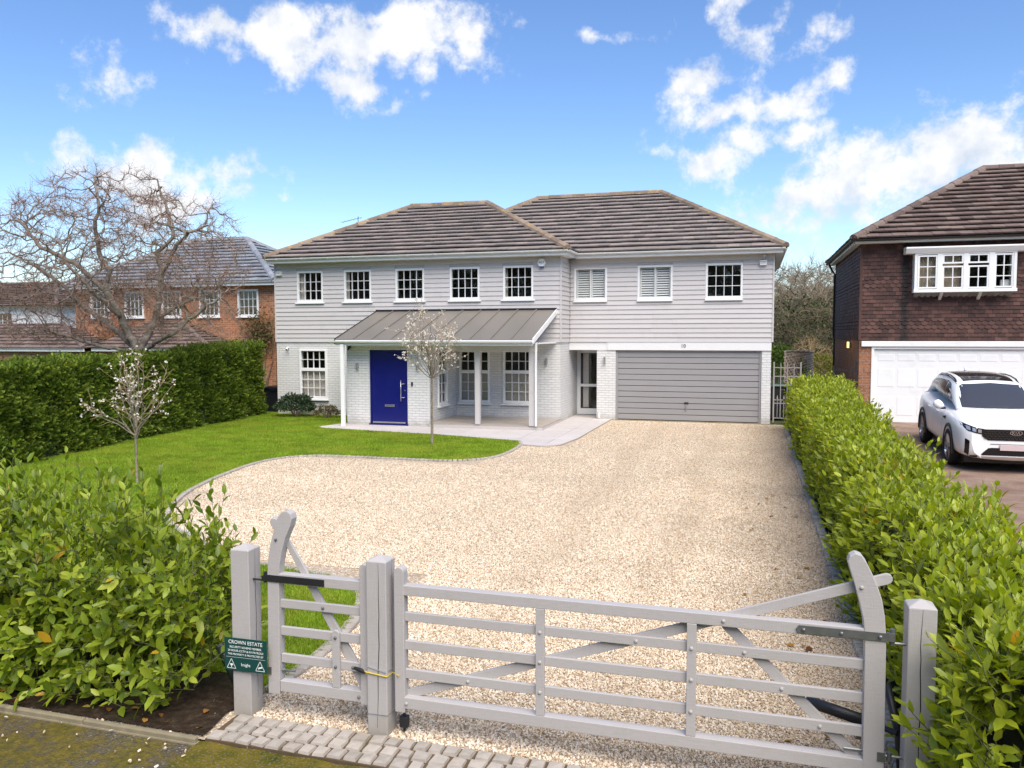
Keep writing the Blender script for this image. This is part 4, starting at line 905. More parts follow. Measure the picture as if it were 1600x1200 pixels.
# cord tied round middle post
cord = thing('tie_cord', (-2.345, GY, .42), 'yellow and black elastic cord tied round the middle gate post', 'cord')
s = .078; YEL = simple('yellow_cord', (.55, .42, .05), .7)
MB().tube([(-2.48, GY-.06, .425), (-2.42, GY-s, .42), (-2.27, GY-s, .405), (-2.265, GY, .405), (-2.20, GY-.05, .41)], .005, 6).build('cord', YEL, cord)
MB().tube([(-2.52, GY-.05, .425), (-2.47, GY-.062, .42), (-2.43, GY-s, .415)], [.012, .016, .009], 7).build('cord_hook', BLACK, cord)
MB().tube([(-2.42, GY-s, .46), (-2.28, GY-s, .43), (-2.268, GY-.02, .43)], .0025, 5).build('wire', STEEL, cord)
MB().tube([(-2.418, GY-.075, .14), (-2.272, GY-.075, .14), (-2.27, GY+.07, .14)], .0025, 5).build('wire', STEEL, cord)
# gate stop by the middle post, gate opener arm and pipes
gs = thing('drop_bolt', (-2.19, GY+.03, 0), 'small black drop bolt at the foot of the middle gate post', 'bolt')
MB().box(-2.225, -2.165, GY-.0, GY+.05, .03, .11).build('housing', BLACK, gs, bevel=.01); MB().tube([(-2.195, GY+.025, -.02), (-2.195, GY+.025, .19)], .009, 8).build('rod', DARKM, gs)
op = thing('gate_opener', (.6, 5.35, .3), 'black tubular gate opener behind the driveway gate heel', 'gate opener')
MB().tube([(.36, 5.32, .335), (.375, 5.31, .335), (.70, 5.12, .335)], [.025, .036, .036], 12).build('ram_body', BLACK, op, smooth=True); MB().tube([(.70, 5.12, .335), (.84, 5.03, .33)], .018, 8).build('ram_rod', DARKM, op)
MB().tube([(.80, 5.2, .55), (.86, 5.1, .30), (.87, 5.02, .05)], .026, 10).build('cable_conduit', BLACK, op, smooth=True)
tp = thing('leaning_pipe', (-3.5, 4.93, 0), 'dark green pipe leaning in the laurel beside the sign post', 'pipe')
MB().tube([(-3.46, 4.92, .0), (-3.66, 4.96, .31), (-3.70, 4.965, .37)], [.036, .036, .037], 12).build('pipe_body', simple('green_black_plastic', (.014, .026, .022), .4), tp, smooth=True); MB().tube([(-3.70, 4.965, .37), (-3.71, 4.967, .385)], [.040, .036], 12).build('pipe_collar', BLACK, tp)
ft = thing('post_foot_cap', (.93, 4.72, 0), 'small black plastic cap low by the right gate post', 'cap')
MB().tube([(.985, 4.735, .0), (.985, 4.735, .16), (.985, 4.735, .19)], [.045, .045, .03], 12).build('cap', BLACK, ft)
# sign
SG = simple('sign_green', (.006, .055, .05), .4, .05, 4., .02); SWH = simple('sign_white', (.78, .8, .78), .5, .02)
sg = thing('security_sign', (-3.33, 4.74, .44), 'dark green security notice board fixed to the left gate post', 'sign')
A = Vector((-3.50, 4.742, .55)); B = Vector((-3.163, 4.742, .553)); Hh = Vector((0, 0, -.232)); Xd = B-A
MB().prism([A+Vector((0, -.006, 0)), B+Vector((0, -.006, 0)), B+Hh+Vector((0, -.006, 0)), A+Hh+Vector((0, -.006, 0))], (0, .006, 0)).build('board', SG, sg, bevel=.002)
def sgt(txt, u, v, size, m=SWH):
    o = place('lettering', text_mesh(txt, size, m, .0004), sg, A+Xd*u+Hh*v+Vector((0, -.0070, 0))); o.rotation_euler = (R(90), 0, 0)
sgt('CROWN ESTATE', .5, .13, .036); sgt('SECURITY SCHEME MEMBER', .5, .28, .0205); sgt('24 HOUR CCTV & K9 PATROLS', .5, .39, .0205); sgt('THIS PROPERTY IS PROTECTED BY', .5, .50, .0185); sgt('knight', .5, .80, .030)
def P3(u, v, y=-.0066): return A+Xd*u+Hh*v+Vector((0, y, 0))
def stroke(b, p, q, w_):
    d = (q-p).normalized(); n = Vector((-d.z, 0, d.x))*w_; b.add([p-n, q-n, q+n, p+n], [(0, 1, 2, 3)])
b = MB(); stroke(b, P3(.04, .585), P3(.96, .585), .0008)
for c in (.16, .84):
    T = [P3(c-.105, .93), P3(c+.105, .93), P3(c, .64)]
    for i in range(3): stroke(b, T[i], T[(i+1) % 3], .0019)
b.add([P3(.12, .80), P3(.18, .78), P3(.205, .83), P3(.15, .86)], [(0, 1, 2, 3)]); b.add([P3(.155, .86), P3(.175, .85), P3(.17, .91), P3(.155, .91)], [(0, 1, 2, 3)])
b.add([P3(.79, .88), P3(.80, .82), P3(.86, .80), P3(.885, .77), P3(.905, .79), P3(.88, .84), P3(.82, .86)], [(0, 1, 2, 3, 4, 5, 6)]); b.build('pictogram', SWH, sg)

# ------------------------------------------------------------------ neighbour house on the left
N1 = thing('brick_house', (-23, 28, -.06), 'orange brick house with pale grey roof behind the conifer hedge', 'house')
wx = [(-26.88, -25.92), (-25.14, -24.18), (-23.3, -22.34), (-21.48, -20.52), (-19.68, -18.72)]
hl = [(a, c, 3.34, 4.42) for a, c in wx]
b = MB(); wall(b, FRONT(28), -27.7, -18.0, -.1, 4.66, hl); b.build('front_wall', BRICK, N1)
b = MB(); b.box(-18.25, -18.0, 28.25, 34.8, -.1, 4.66); b.build('side_wall', BRICK, N1); MB().box(-27.7, -27.45, 28.25, 34.8, -.1, 4.66).build('side_wall', BRICK, N1); MB().box(-27.45, -18.25, 34.55, 34.8, -.1, 4.66).build('back_wall', BRICK, N1)
for a, c in wx: window(N1, FRONT(28), a, c, 3.34, 4.42, 4, [3], fr=.08)
MB().box(-28.0, -17.7, 27.6, 27.63, 4.55, 4.72).box(-28, -17.7, 27.63, 28, 4.56, 4.58).build('fascia', WHITE, N1)
gutter(N1, [(-28.05, 27.55, 4.71), (-17.65, 27.55, 4.71)], WHITE, False)
hip_roof(N1, -28.0, -17.7, 27.55, 35.1, 4.70, 2.12, TILE2, TILE2, back=False, gauge=.33, width=.38, lip=.07)
def lean_roof(house, x0, x1, ye, ze, r0, r1, yr, zr, mat, rmat):
    A, B, E, F = Vector((x0, ye, ze)), Vector((x1, ye, ze)), Vector((r0, yr, zr)), Vector((r1, yr, zr)); L, R2 = Vector((x0, yr, ze)), Vector((x1, yr, ze))
    rf = MB().add([A, B, F, E, L, R2], [(0, 1, 2, 3), (1, 5, 2), (4, 0, 3), (0, 4, 5, 1)]).build('lower_roof', mat, house)
    s = math.hypot(yr-ye, zr-ze); recs = slope_tiles(rf, A, (1, 0, 0), (0, yr-ye, zr-ze), [(0, 0), (x1-x0, 0), (r1-x0, s), (r0-x0, s)], mat, .3, .33)
    s2 = math.hypot(x1-r1, zr-ze); recs += slope_tiles(rf, B, (0, 1, 0), (r1-x1, 0, zr-ze), [(0, 0), (yr-ye, 0), (yr-ye, s2)], mat, .3, .33)
    roof_tiles(rf, recs, mat, .3, .33, .055, .03, 300); cap_tiles(rf, B+Vector((0, 0, .05)), F+Vector((0, 0, .05)), rmat, .09)
    MB().box(x0, x1, ye+.03, ye+.05, ze-.13, ze-.005).build('fascia', WHITE, rf); return rf
lean_roof(N1, -25.0, -19.5, 25.95, 2.12, -24.0, -22.3, 27.98, 3.12, TILE3, TILE3)
MB().box(-24.8, -19.7, 26.2, 27.98, -.1, 2.0).build('porch_wall', BRICK, N1)
lean_roof(N1, -33.5, -25.35, 25.95, 2.10, -33.4, -28.4, 27.98, 3.10, TILE3, TILE3)
b = MB(); wall(b, FRONT(26.2), -33.3, -25.55, -.1, 2.0, [(-26.99, -26.35, 1.2, 1.93)]); b.build('garage_wall', BRICK3, N1)
window(N1, FRONT(26.2), -26.99, -26.35, 1.2, 1.93, 2, [1])
MB().box(-25.8, -25.55, 26.45, 27.98, -.1, 2).build('garage_wall', BRICK3, N1)
# far white house on the left edge
N2 = thing('white_house', (-42, 38, -.06), 'white rendered house with brown roof at the far left edge', 'house')
b = MB(); wall(b, FRONT(36), -50, -36.9, -.1, 4.25, [(-41.2, -40.0, 2.9, 3.9)]); b.build('front_wall', WHITE2, N2); MB().box(-37.15, -36.9, 36.25, 44, -.1, 4.25).build('side_wall', WHITE2, N2)
window(N2, FRONT(36), -41.2, -40.0, 2.9, 3.9, 3, [2])
hip_roof(N2, -50.4, -36.5, 35.6, 44, 4.25, 1.5, TILE3, TILE3, back=False, max_ind=120, gauge=.36, width=.5)

# ------------------------------------------------------------------ neighbour house on the right
N3 = thing('tile_hung_house', (6, 25, .1), 'brown tile-hung house with white bay window and white garage door', 'house')
FX, FY, BZ = 2.88, 24.8, .12
b = MB(); wall(b, FRONT(FY), FX, 14, BZ-.1, 2.43, [(3.20, 7.55, -1, 2.27)]); b.build('brick_wall', BRICK2, N3); MB().box(FX, FX+.25, FY+.25, 32.2, 0, 2.43).build('brick_wall', BRICK2, N3)
b = MB(); wall(b, FRONT(FY), FX, 14, 2.43, 5.2, [(4.2, 6.63, 3.74, 4.80)]); b.build('upper_wall', TILE4, N3); MB().box(FX, FX+.25, FY+.25, 32.2, 2.43, 5.2).build('upper_wall', TILE4, N3); MB().box(FX+.25, 14, 31.95, 32.2, 0, 5.2).build('back_wall', BRICK2, N3); MB().box(13.75, 14, 25.1, 31.9, 0, 5.2).build('side_wall', TILE4, N3)
def hung(fn, u0, u1, z0, z1, holes, sgn):
    b = MB(fn); g = .105; wd = .165; k = 0
    while z0+k*g < z1:
        a = z0+k*g; sc_ = (k % 11) in (3, 4, 5); u = u0+(k % 2)*wd/2-wd/2; k += 1
        while u < u1:
            x0, x1 = max(u, u0)+.002, min(u+wd, u1)-.002; u += wd
            if x1-x0 < .02 or any(h[0] < (x0+x1)/2 < h[1] and h[2] < a+g/2 < h[3] for h in holes): continue
            j = random.uniform(-.004, .005); t_ = a+g+.02; dl = -.026+j; du = -.006
            if sc_ and x1-x0 > .1:
                m = (x0+x1)/2; P = [(x0, dl+.004, a+.035), (x0+.04, dl, a+.008), (m, dl, a), (x1-.04, dl, a+.008), (x1, dl+.004, a+.035), (x1, du, t_), (x0, du, t_)]
                Q = [(p[0], .0, p[2]) for p in P[:5]]; b.add(P+Q, [tuple(range(7))]+[(i, i+7, i+8, i+1) for i in range(4)])
            else:
                b.add([(x0, dl, a), (x1, dl, a), (x1, du, t_), (x0, du, t_), (x0, .0, a), (x1, .0, a), (x0, .0, t_), (x1, .0, t_)], [(0, 1, 2, 3), (0, 4, 5, 1), (0, 3, 6, 4), (1, 5, 7, 2)])
    b.build('hung_tiles', TILE4, N3, kind='stuff')
hung(FRONT(FY-.004), FX, 10.5, 2.44, 5.16, [(4.18, 6.65, 3.74, 4.82)], 1); hung(LEFT(FX-.004), FY, 32.2, 2.44, 5.16, [], 1)
MB().box(FX-.03, FX+.03, FY-.035, FY+.02, 2.44, 5.15).build('corner_tiles', TILE4, N3)
hip_roof(N3, 2.62, 15.0, 24.38, 32.6, 5.24, 2.42, TILE3, TILE3, back=False, gauge=.31, width=.33)
MB().box(2.66, 14.5, 24.42, 24.45, 5.12, 5.23).box(2.66, 14.5, 24.45, FY-.03, 5.13, 5.15).box(2.66, 2.69, 24.45, 32.5, 5.12, 5.229).box(2.69, FX-.03, 24.45, 32.5, 5.131, 5.149).build('fascia', WHITE, N3)
gutter(N3, [(2.60, 32.6, 5.22), (2.60, 24.34, 5.22), (14.6, 24.34, 5.22)], BLACK, False)
MB().tube([(2.62, 32.0, 5.15), (2.75, 32.0, 4.9), (2.82, 32.0, 4.8), (2.82, 32.0, 2.6), (2.86, 32.0, 2.4), (2.84, 32, 0)], .035, 8).build('downpipe', BLACK, N3)
# white beam and garage door with raised panels
MB().box(FX+.05, 8.2, FY-.06, FY-.002, 2.27, 2.42).build('beam', WHITE, N3, bevel=.008)
gd = MB().box(3.2, 3.27, FY-.02, FY+.10, .1, 2.27).box(7.48, 7.55, FY-.02, FY+.1, .1, 2.27).box(3.27, 7.48, FY-.015, FY+.1, 2.2, 2.268).build('garage_door', WHITE, N3, bevel=.005)
MB().box(3.27, 7.48, FY+.05, FY+.09, .14, 2.2).build('door_leaf', WHITE, gd)
for i in range(8):
    for z0, z1 in ((1.86, 2.06), (1.13, 1.66), (.33, .87)):
        x = 3.375+i*.513; q = MB()
        q.add([(x, FY+.049, z0), (x+.44, FY+.049, z0), (x+.44, FY+.049, z1), (x, FY+.049, z1), (x+.025, FY+.044, z0+.025), (x+.415, FY+.044, z0+.025), (x+.415, FY+.044, z1-.025), (x+.025, FY+.044, z1-.025)], [(0, 1, 5, 4), (1, 2, 6, 5), (2, 3, 7, 6), (3, 0, 4, 7), (4, 5, 6, 7)]); q.build('raised_panel', WHITE, gd, loc=(x, FY, z0))
# bow window
BY = 24.45; bw = thing  # noqa
fnb = FRONT(BY)
bay = MB().box(4.19, 6.64, BY+.30, FY+.05, 3.745, 3.80).box(4.19, 4.26, BY, FY+.05, 3.80, 4.79).box(6.57, 6.64, BY, FY+.05, 3.80, 4.79).build('bay_window', WHITE, N3, loc=(5.4, BY, 3.75))
lights = [(4.30, 4.72), (4.90, 5.35), (5.52, 5.96), (6.15, 6.53)]
b = MB(fnb); x = 4.262
for a, c in lights+[(6.568, 6.568)]:
    b.box(x, a-.03, -.01, .09, 3.83, 4.77); x = c+.03
b.build('mullion', WHITE, bay)
MB().box(4.17, 6.66, BY-.03, BY+.12, 3.745, 3.83).build('bay_sill', WHITE, bay, bevel=.006); MB().box(4.19, 6.64, BY-.012, BY+.1, 4.77, 4.80).build('head_rail', WHITE, bay)
MB().prism([(3.95, BY-.12, 4.97), (3.95, BY-.12, 4.93), (3.95, BY-.03, 4.80), (3.95, FY, 4.80), (3.95, FY, 5.0)], (2.92, 0, 0)).build('cornice', WHITE, bay, bevel=.01)
def light(a, c, z0, z1, cols, rows):
    f = MB(fnb); f.box(a-.03, a+.012, 0, .07, z0-.03, z1+.03); f.box(c-.012, c+.03, 0, .07, z0-.03, z1+.03); f.box(a+.012, c-.012, 0, .07, z1-.012, z1+.03); f.box(a+.012, c-.012, 0, .07, z0-.03, z0+.012)
    for i in range(1, cols): x = a+(c-a)*i/cols; f.box(x-.012, x+.012, .006, .06, z0+.012, z1-.012)
    for j in range(1, rows):
        z = z0+(z1-z0)*j/rows
        for i in range(cols): f.box(a+.012+(c-a-.0)*i/cols*1.0, a+(c-a)*(i+1)/cols-.012, .008, .058, z-.012, z+.012)
    f.build('casement', WHITE, bay)
    for i in range(cols):
        for j in range(rows): MB(fnb).box(a+(c-a)*i/cols, a+(c-a)*(i+1)/cols, .03, .034, z0+(z1-z0)*j/rows, z0+(z1-z0)*(j+1)/rows).build('pane', GLASS, bay)
for i, (a, c) in enumerate(lights):
    if i in (0, 3): light(a, c, 3.88, 4.72, 2, 3)
    else: light(a, c, 4.54, 4.73, 2, 1); light(a, c, 3.87, 4.42, 2, 2)
MB().add([(4.2, FY+.3, 3.74), (6.63, FY+.3, 3.74), (6.63, FY+.3, 4.8), (4.2, FY+.3, 4.8), (4.0, FY+1.6, 3.6), (6.9, FY+1.6, 3.6), (6.9, FY+1.6, 4.9), (4.0, FY+1.6, 4.9)], [(0, 1, 5, 4), (1, 2, 6, 5), (2, 3, 7, 6), (3, 0, 4, 7), (4, 5, 6, 7)]).build('room_lining', DARKIN, bay)
c = MB(FRONT(BY+.16))
for f0, f1 in ((4.28, 4.78), (4.86, 5.40)):
    for k in range(14): c.add([(f0+(f1-f0)*k/14, .02*(k % 2), 3.84), (f0+(f1-f0)*(k+1)/14, .02*((k+1) % 2), 3.84), (f0+(f1-f0)*(k+1)/14, .02*((k+1) % 2), 4.76), (f0+(f1-f0)*k/14, .02*(k % 2), 4.76)], [(0, 1, 2, 3)])
c.build('curtain', simple('beige_curtain', (.40, .32, .24), .9), bay)
MB().box(6.30, 6.52, BY+.12, BY+.20, 3.86, 4.06).build('paper_stack', WHITE2, bay)
LEAD = simple('lead_flashing', (.25, .26, .27), .5, .2)
b = MB(); n = 16
for k in range(n):
    x0, x1 = 4.22+2.38*k/n, 4.22+2.38*(k+1)/n; b.add([(x0, FY-.045, 3.66), ((x0+x1)/2, FY-.045, 3.63), (x1, FY-.045, 3.66), (x1, BY+.08, 3.745), (x0, BY+.08, 3.745)], [(0, 1, 2, 3, 4)])
b.build('lead_apron', LEAD, bay)
for x in (4.88, 5.82): MB().prism([(x-.035, FY-.03, 3.55), (x-.035, BY+.05, 3.70), (x-.035, BY+.05, 3.745), (x-.035, FY-.03, 3.745)], (.07, 0, 0)).build('corbel', WHITE, bay)
lm, t = new_mat('lit_lamp'); e = t.n('ShaderNodeEmission', {'Color': (1, .72, .22, 1), 'Strength': 1.6}); t.n('ShaderNodeOutputMaterial', {'Surface': e.outputs[0]})
l = MB().box(FX-.09, FX-.03, 26.55, 26.75, 2.2, 2.36).build('wall_light', BLACK, N3); MB().box(FX-.12, FX-.09, 26.5, 26.8, 2.2, 2.38).build('lamp_glass', lm, l)

# ------------------------------------------------------------------ iron gates, bins, hurdle fence between the houses
ig = thing('iron_gate', (2.55, 24.85, .1), 'black wrought iron side gate beside the brown house', 'gate')
b = MB(); b.box(2.20, 2.235, 24.83, 24.865, .1, 1.72); b.build('gate_post', BLACK, ig); MB().box(2.80, 2.84, 24.83, 24.87, .1, 1.86).tube([(2.82, 24.85, 1.5), (2.93, 24.85, 1.5)], .015, 6).tube([(2.82, 24.85, 1.6), (2.9, 24.85, 1.53)], .012, 6).build('gate_post', BLACK, ig)
for z in (.25, 1.0, 1.58): MB().box(2.235, 2.80, 24.84, 24.858, z, z+.03).build('cross_rail', BLACK, ig)
for k in range(5): x = 2.33+k*.1; MB().tube([(x, 24.834, .14), (x, 24.834, 1.66), (x, 24.834, 1.74)], [.008, .008, .001], 6).build('bar', BLACK, ig)
GG = simple('pale_grey_iron', (.30, .28, .27), .5, .1); G2 = thing('iron_gate', (.95, 25.25, 0), 'pale grey wrought iron side gate beside the garage', 'gate')
for x in (.61, 1.36): MB().box(x-.02, x+.02, 25.23, 25.27, 0, 1.80).build('gate_post', GG, G2)
for z in (.12, .56, .66, 1.10, 1.36, 1.62): MB().box(.63, 1.34, 25.241, 25.259, z, z+.028).build('cross_rail', GG, G2)
for k in range(3): x = .80+k*.185; MB().tube([(x, 25.23, .14), (x, 25.23, 1.72), (x, 25.23, 1.8)], [.013, .013, .002], 6).build('bar', GG, G2)
for k in range(4): x = .715+k*.185; MB().tube([(x, 25.23, .14), (x, 25.23, .66), (x, 25.23, .72), (x, 25.23, .82)], [.009, .009, .022, .001], 6).build('spear_bar', GG, G2)
def bin_(x, y, body, lid, label):
    r = thing('wheelie_bin', (x, y, 0), label, 'bin', 'wheelie bins behind the side gate'); B = MB(); w0, w1, d0, d1 = .23, .28, .26, .33
    B.add([(x-w0, y-d0, .05), (x+w0, y-d0, .05), (x+w0, y+d0, .05), (x-w0, y+d0, .05), (x-w1, y-d1, 1.0), (x+w1, y-d1, 1.0), (x+w1, y+d1, 1.0), (x-w1, y+d1, 1.0)], [(0, 3, 2, 1), (4, 5, 6, 7), (0, 1, 5, 4), (1, 2, 6, 5), (2, 3, 7, 6), (3, 0, 4, 7)]); B.build('body', body, r, bevel=.02)
    MB().prism([(x-w1-.02, y-d1-.04, 1.0), (x-w1-.02, y-d1-.03, 1.05), (x-w1-.02, y, 1.11), (x-w1-.02, y+d1+.02, 1.08), (x-w1-.02, y+d1+.02, 1.0)], (2*w1+.04, 0, 0)).build('lid', lid, r, bevel=.015)
    for s in (-1, 1): MB().tube([(x+s*.22, y+.28, .1), (x+s*.27, y+.28, .1)], .1, 12).build('wheel', BLACK, r)
    MB().tube([(x-.25, y+.36, 1.02), (x+.25, y+.36, 1.02)], .018, 8).build('handle', BLACK, r)
BGR = simple('bin_green', (.01, .06, .035), .5); BBL = simple('bin_blue', (.02, .07, .20), .5)
bin_(.72, 26.5, BLACK, BGR, 'black wheelie bin with green lid next to the garage wall'); bin_(1.28, 26.45, BLACK, BBL, 'black wheelie bin with blue lid behind the pale iron gate')
DB = thing('storage_box', (-15.55, 24.3, 0), 'low black storage box in the gap between conifer hedge and house', 'box'); MB().box(-16.0, -15.15, 24.1, 24.9, 0, .78).build('body', BLACK, DB, bevel=.02); MB().box(-16.05, -15.12, 24.05, 24.95, .78, .86).build('lid', BLACK, DB, bevel=.02); MB().box(-15.7, -15.5, 24.03, 24.05, .74, .8).build('handle', DARKM, DB)
HZ = painted_wood('woven_hazel', (.50, .41, .34), (1, 1, 8), .5)
pts = [(.98, 27.3, 2.06), (1.28, 28.7, 2.03), (1.55, 30.1, 1.99), (1.80, 31.5, 1.96), (2.05, 32.9, 1.92), (2.30, 34.3, 1.88)]
labs = ['nearest', 'second nearest', 'middle', 'second farthest', 'farthest']
for i in range(5):
    p, q = Vector(pts[i]), Vector(pts[i+1]); r = thing('hurdle_panel', (p.x, p.y, 0), labs[i]+' woven hurdle fence panel running back behind the pale iron gate', 'fence panel', 'woven hurdle fence'); d = Vector((q.x-p.x, q.y-p.y, 0)); L = d.length; d /= L; n = Vector((d.y, -d.x, 0))
    for k in range(6): c = p+d*(L*(k+.08)/5.3); MB().tube([(c.x, c.y, 0), (c.x, c.y, p.z)], .02, 5).build('upright', HZ, r, loc=(c.x, c.y, 0))
    MB().obox(p+d*L/2+Vector((0, 0, .01)), d*L/2, n*.03, Vector((0, 0, .018))).build('cap_rail', HZ, r)
    for z in np.arange(.08, p.z-.05, .095):
        MB().tube([p*1+Vector((0, 0, z-p.z))+d*(L*k/5)+n*(.022*(-1)**(k+int(z/.095))) for k in range(6)], .026, 4).build('woven_rod', HZ, r, loc=(p.x, p.y, z))

# ------------------------------------------------------------------ car
from mathutils.bvhtree import BVHTree
def car():
    r = thing('car', (4.71, 17.05, .0), 'white SUV with black roof parked on the neighbouring drive', 'car'); r.rotation_euler = (R(1.55), 0, R(-.8))
    base = ORG[r].copy(); ORG[r] = Vector((0, 0, 0))      # parts are built in the car's own axes
    m, t = new_mat('white_car_paint'); bs = t.n('ShaderNodeBsdfPrincipled', {'Base Color': (.90, .90, .89, 1), 'Roughness': .3, 'Coat Weight': .35, 'Coat Roughness': .03}); finish(t, bs); PAINT = m
    m, t = new_mat('car_glass'); bs = t.n('ShaderNodeBsdfPrincipled', {'Base Color': (.014, .014, .015, 1), 'Roughness': .12, 'Specular IOR Level': .15}); finish(t, bs); CG = m
    m, t = new_mat('windscreen_glass'); bs = t.n('ShaderNodeBsdfPrincipled', {'Base Color': (.05, .05, .056, 1), 'Roughness': .04, 'Specular IOR Level': 1.0}); finish(t, bs); WS = m
    m, t = new_mat('gloss_black'); bs = t.n('ShaderNodeBsdfPrincipled', {'Base Color': (.01, .01, .011, 1), 'Roughness': .12}); finish(t, bs); GB = m
    TY = simple('tyre_rubber', (.02, .02, .02), .8, .1); RIM = simple('alloy_rim', (.35, .35, .36), .3, .05, metal=.9); CHR = simple('chrome', (.7, .7, .72), .12, .02, metal=1.); PLT = simple('blank_plate', (.62, .50, .49), .5, .03); LAMP = simple('headlamp_reflector', (.45, .47, .5), .15, .1, metal=.5)
    ST = [(0, [.56, .68, .73, .73, .66, .40], [.30, .40, .58, .76, .865, .885]),
          (.05, [.70, .80, .83, .82, .74, .42], [.25, .40, .6, .79, .905, .93]),
          (.16, [.81, .89, .905, .885, .79, .45], [.235, .4, .62, .83, .945, .975]),
          (.38, [.87, .93, .94, .92, .81, .46], [.23, .41, .64, .87, .985, 1.015]),
          (.65, [.885, .94, .95, .93, .82, .47], [.23, .42, .66, .90, 1.015, 1.045]),
          (.95, [.89, .945, .955, .935, .83, .47], [.23, .42, .67, .92, 1.035, 1.07]),
          (1.30, [.89, .94, .95, .935, .835, .47], [.22, .42, .68, .93, 1.05, 1.085]),
          (1.60, [.89, .935, .945, .93, .84, .47], [.22, .42, .68, .93, 1.02, 1.05]),
          (2.30, [.89, .93, .94, .925, .84, .47], [.22, .42, .68, .93, 1.01, 1.02]),
          (3.0, [.89, .93, .94, .925, .84, .47], [.22, .42, .69, .94, 1.02, 1.03]),
          (3.5, [.89, .935, .948, .935, .845, .47], [.23, .43, .70, .96, 1.04, 1.05]),
          (3.9, [.89, .94, .95, .935, .84, .47], [.24, .44, .72, .99, 1.07, 1.08]),
          (4.4, [.86, .91, .925, .905, .81, .46], [.26, .45, .73, 1.02, 1.13, 1.14]),
          (4.7, [.76, .83, .86, .85, .76, .42], [.32, .46, .7, .98, 1.12, 1.13]), (4.81, [.62, .70, .74, .74, .68, .38], [.38, .48, .7, .95, 1.08, 1.09])]
    def loft(S, cap=True):
        V = []; F = []
        for y, ws, zs in S:
            ring = [(-w_, y, z) for w_, z in zip(ws, zs)]+[(0, y, zs[-1]+.012)]+[(w_, y, z) for w_, z in zip(ws[::-1], zs[::-1])]; V += ring
        n = 2*len(S[0][1])+1
        for i in range(len(S)-1):
            for k in range(n): F.append((i*n+k, i*n+(k+1) % n, (i+1)*n+(k+1) % n, (i+1)*n+k))
        if cap: F += [tuple(range(n)), tuple(range((len(S)-1)*n, len(S)*n))[::-1]]
        return MB().add(V, F)
    body0 = loft(ST).build('body', PAINT, r, smooth=True)
    ss = body0.modifiers.new('s', 'SUBSURF'); ss.levels = 2; ss.render_levels = 2
    cuts = []
    for yy in (.95, 3.765):
        for s in (-1, 1):
            c = MB().tube([(s*.60, yy, .365), (s*1.2, yy, .365)], .415, 28).build('cutter', PAINT); cuts.append(c)
            bo = body0.modifiers.new('b', 'BOOLEAN'); bo.object = c; bo.operation = 'DIFFERENCE'; bo.solver = 'EXACT'
    bpy.context.view_layer.update(); dg = bpy.context.evaluated_depsgraph_get()
    me = bpy.data.meshes.new_from_object(body0.evaluated_get(dg)); body0.modifiers.clear(); body0.data = me
    me.polygons.foreach_set('use_smooth', [True]*len(me.polygons))
    for c in cuts: bpy.data.objects.remove(c)
    es = body0.modifiers.new('es', 'EDGE_SPLIT'); es.split_angle = R(40)
    # cabin
    CB = [(1.28, [.80, .72, .40], [.98, 1.07, 1.09]), (1.55, [.845, .72, .40], [.97, 1.28, 1.31]), (1.85, [.85, .69, .38], [.97, 1.46, 1.50]), (2.15, [.855, .665, .37], [.97, 1.58, 1.625]), (2.6, [.86, .66, .37], [.97, 1.635, 1.68]),
          (3.2, [.86, .66, .37], [.97, 1.645, 1.695]), (3.8, [.855, .645, .36], [1.10, 1.625, 1.675]), (4.2, [.84, .62, .35], [1.11, 1.58, 1.63]), (4.5, [.81, .58, .33], [1.11, 1.48, 1.52]), (4.74, [.76, .62, .33], [1.08, 1.15, 1.17])]
    cab = loft(CB).build('cabin', PAINT, r, smooth=True); s2 = cab.modifiers.new('s', 'SUBSURF'); s2.levels = 2; s2.render_levels = 2
    bpy.context.view_layer.update(); dg = bpy.context.evaluated_depsgraph_get(); cme = bpy.data.meshes.new_from_object(cab.evaluated_get(dg)); cab.modifiers.clear(); cab.data = cme; cme.polygons.foreach_set('use_smooth', [True]*len(cme.polygons))
    tb = lambda me_: BVHTree.FromPolygons([v.co for v in me_.vertices], [tuple(p.vertices) for p in me_.polygons])
    TB, TC = tb(me), tb(cme)
    def cast(tree, o, d): h = tree.ray_cast(Vector(o), Vector(d)); return h[0]
    def strip(tree, ax, a0, a1, lo, hi, n=12, m=3, off=.006, mat=GB, name='trim', parent=None, side=-1):
        """panel laid on the surface: ax 'f' seen from the front (a is x), 's' from the side (a is y), 't' from the top (a is y, lo/hi are x)"""
        b = MB(); V = []
        for i in range(n+1):
            a = a0+(a1-a0)*i/n; l, h = lo(a), hi(a)
            for j in range(m+1):
                q = l+(h-l)*j/m
                if ax == 'f': p = cast(tree, (a, -3, q), (0, 1, 0)); V.append((p if p else Vector((a, .3, q)))+Vector((0, -off, 0)))
                elif ax == 's': p = cast(tree, (side*3, a, q), (-side, 0, 0)); V.append((p if p else Vector((side*.85, a, q)))+Vector((side*off, 0, off*.4)))
                else: p = cast(tree, (q, a, 3), (0, 0, -1)); V.append((p if p else Vector((q, a, 1.6)))+Vector((0, 0, off)))
        b.add(V, [(i*(m+1)+j, (i+1)*(m+1)+j, (i+1)*(m+1)+j+1, i*(m+1)+j+1) for i in range(n) for j in range(m)])
        return b.build(name, mat, parent or r, smooth=True)
    L = lambda P: (lambda a: float(np.interp(a, [p[0] for p in P], [p[1] for p in P])))
    # glass
    strip(TC, 'f', -.64, .64, L([(-.64, 1.11), (0, 1.10), (.64, 1.11)]), L([(-.64, 1.30), (-.585, 1.475), (-.55, 1.525), (0, 1.56), (.55, 1.525), (.585, 1.475), (.64, 1.30)]), 20, 8, .008, WS, 'windscreen')
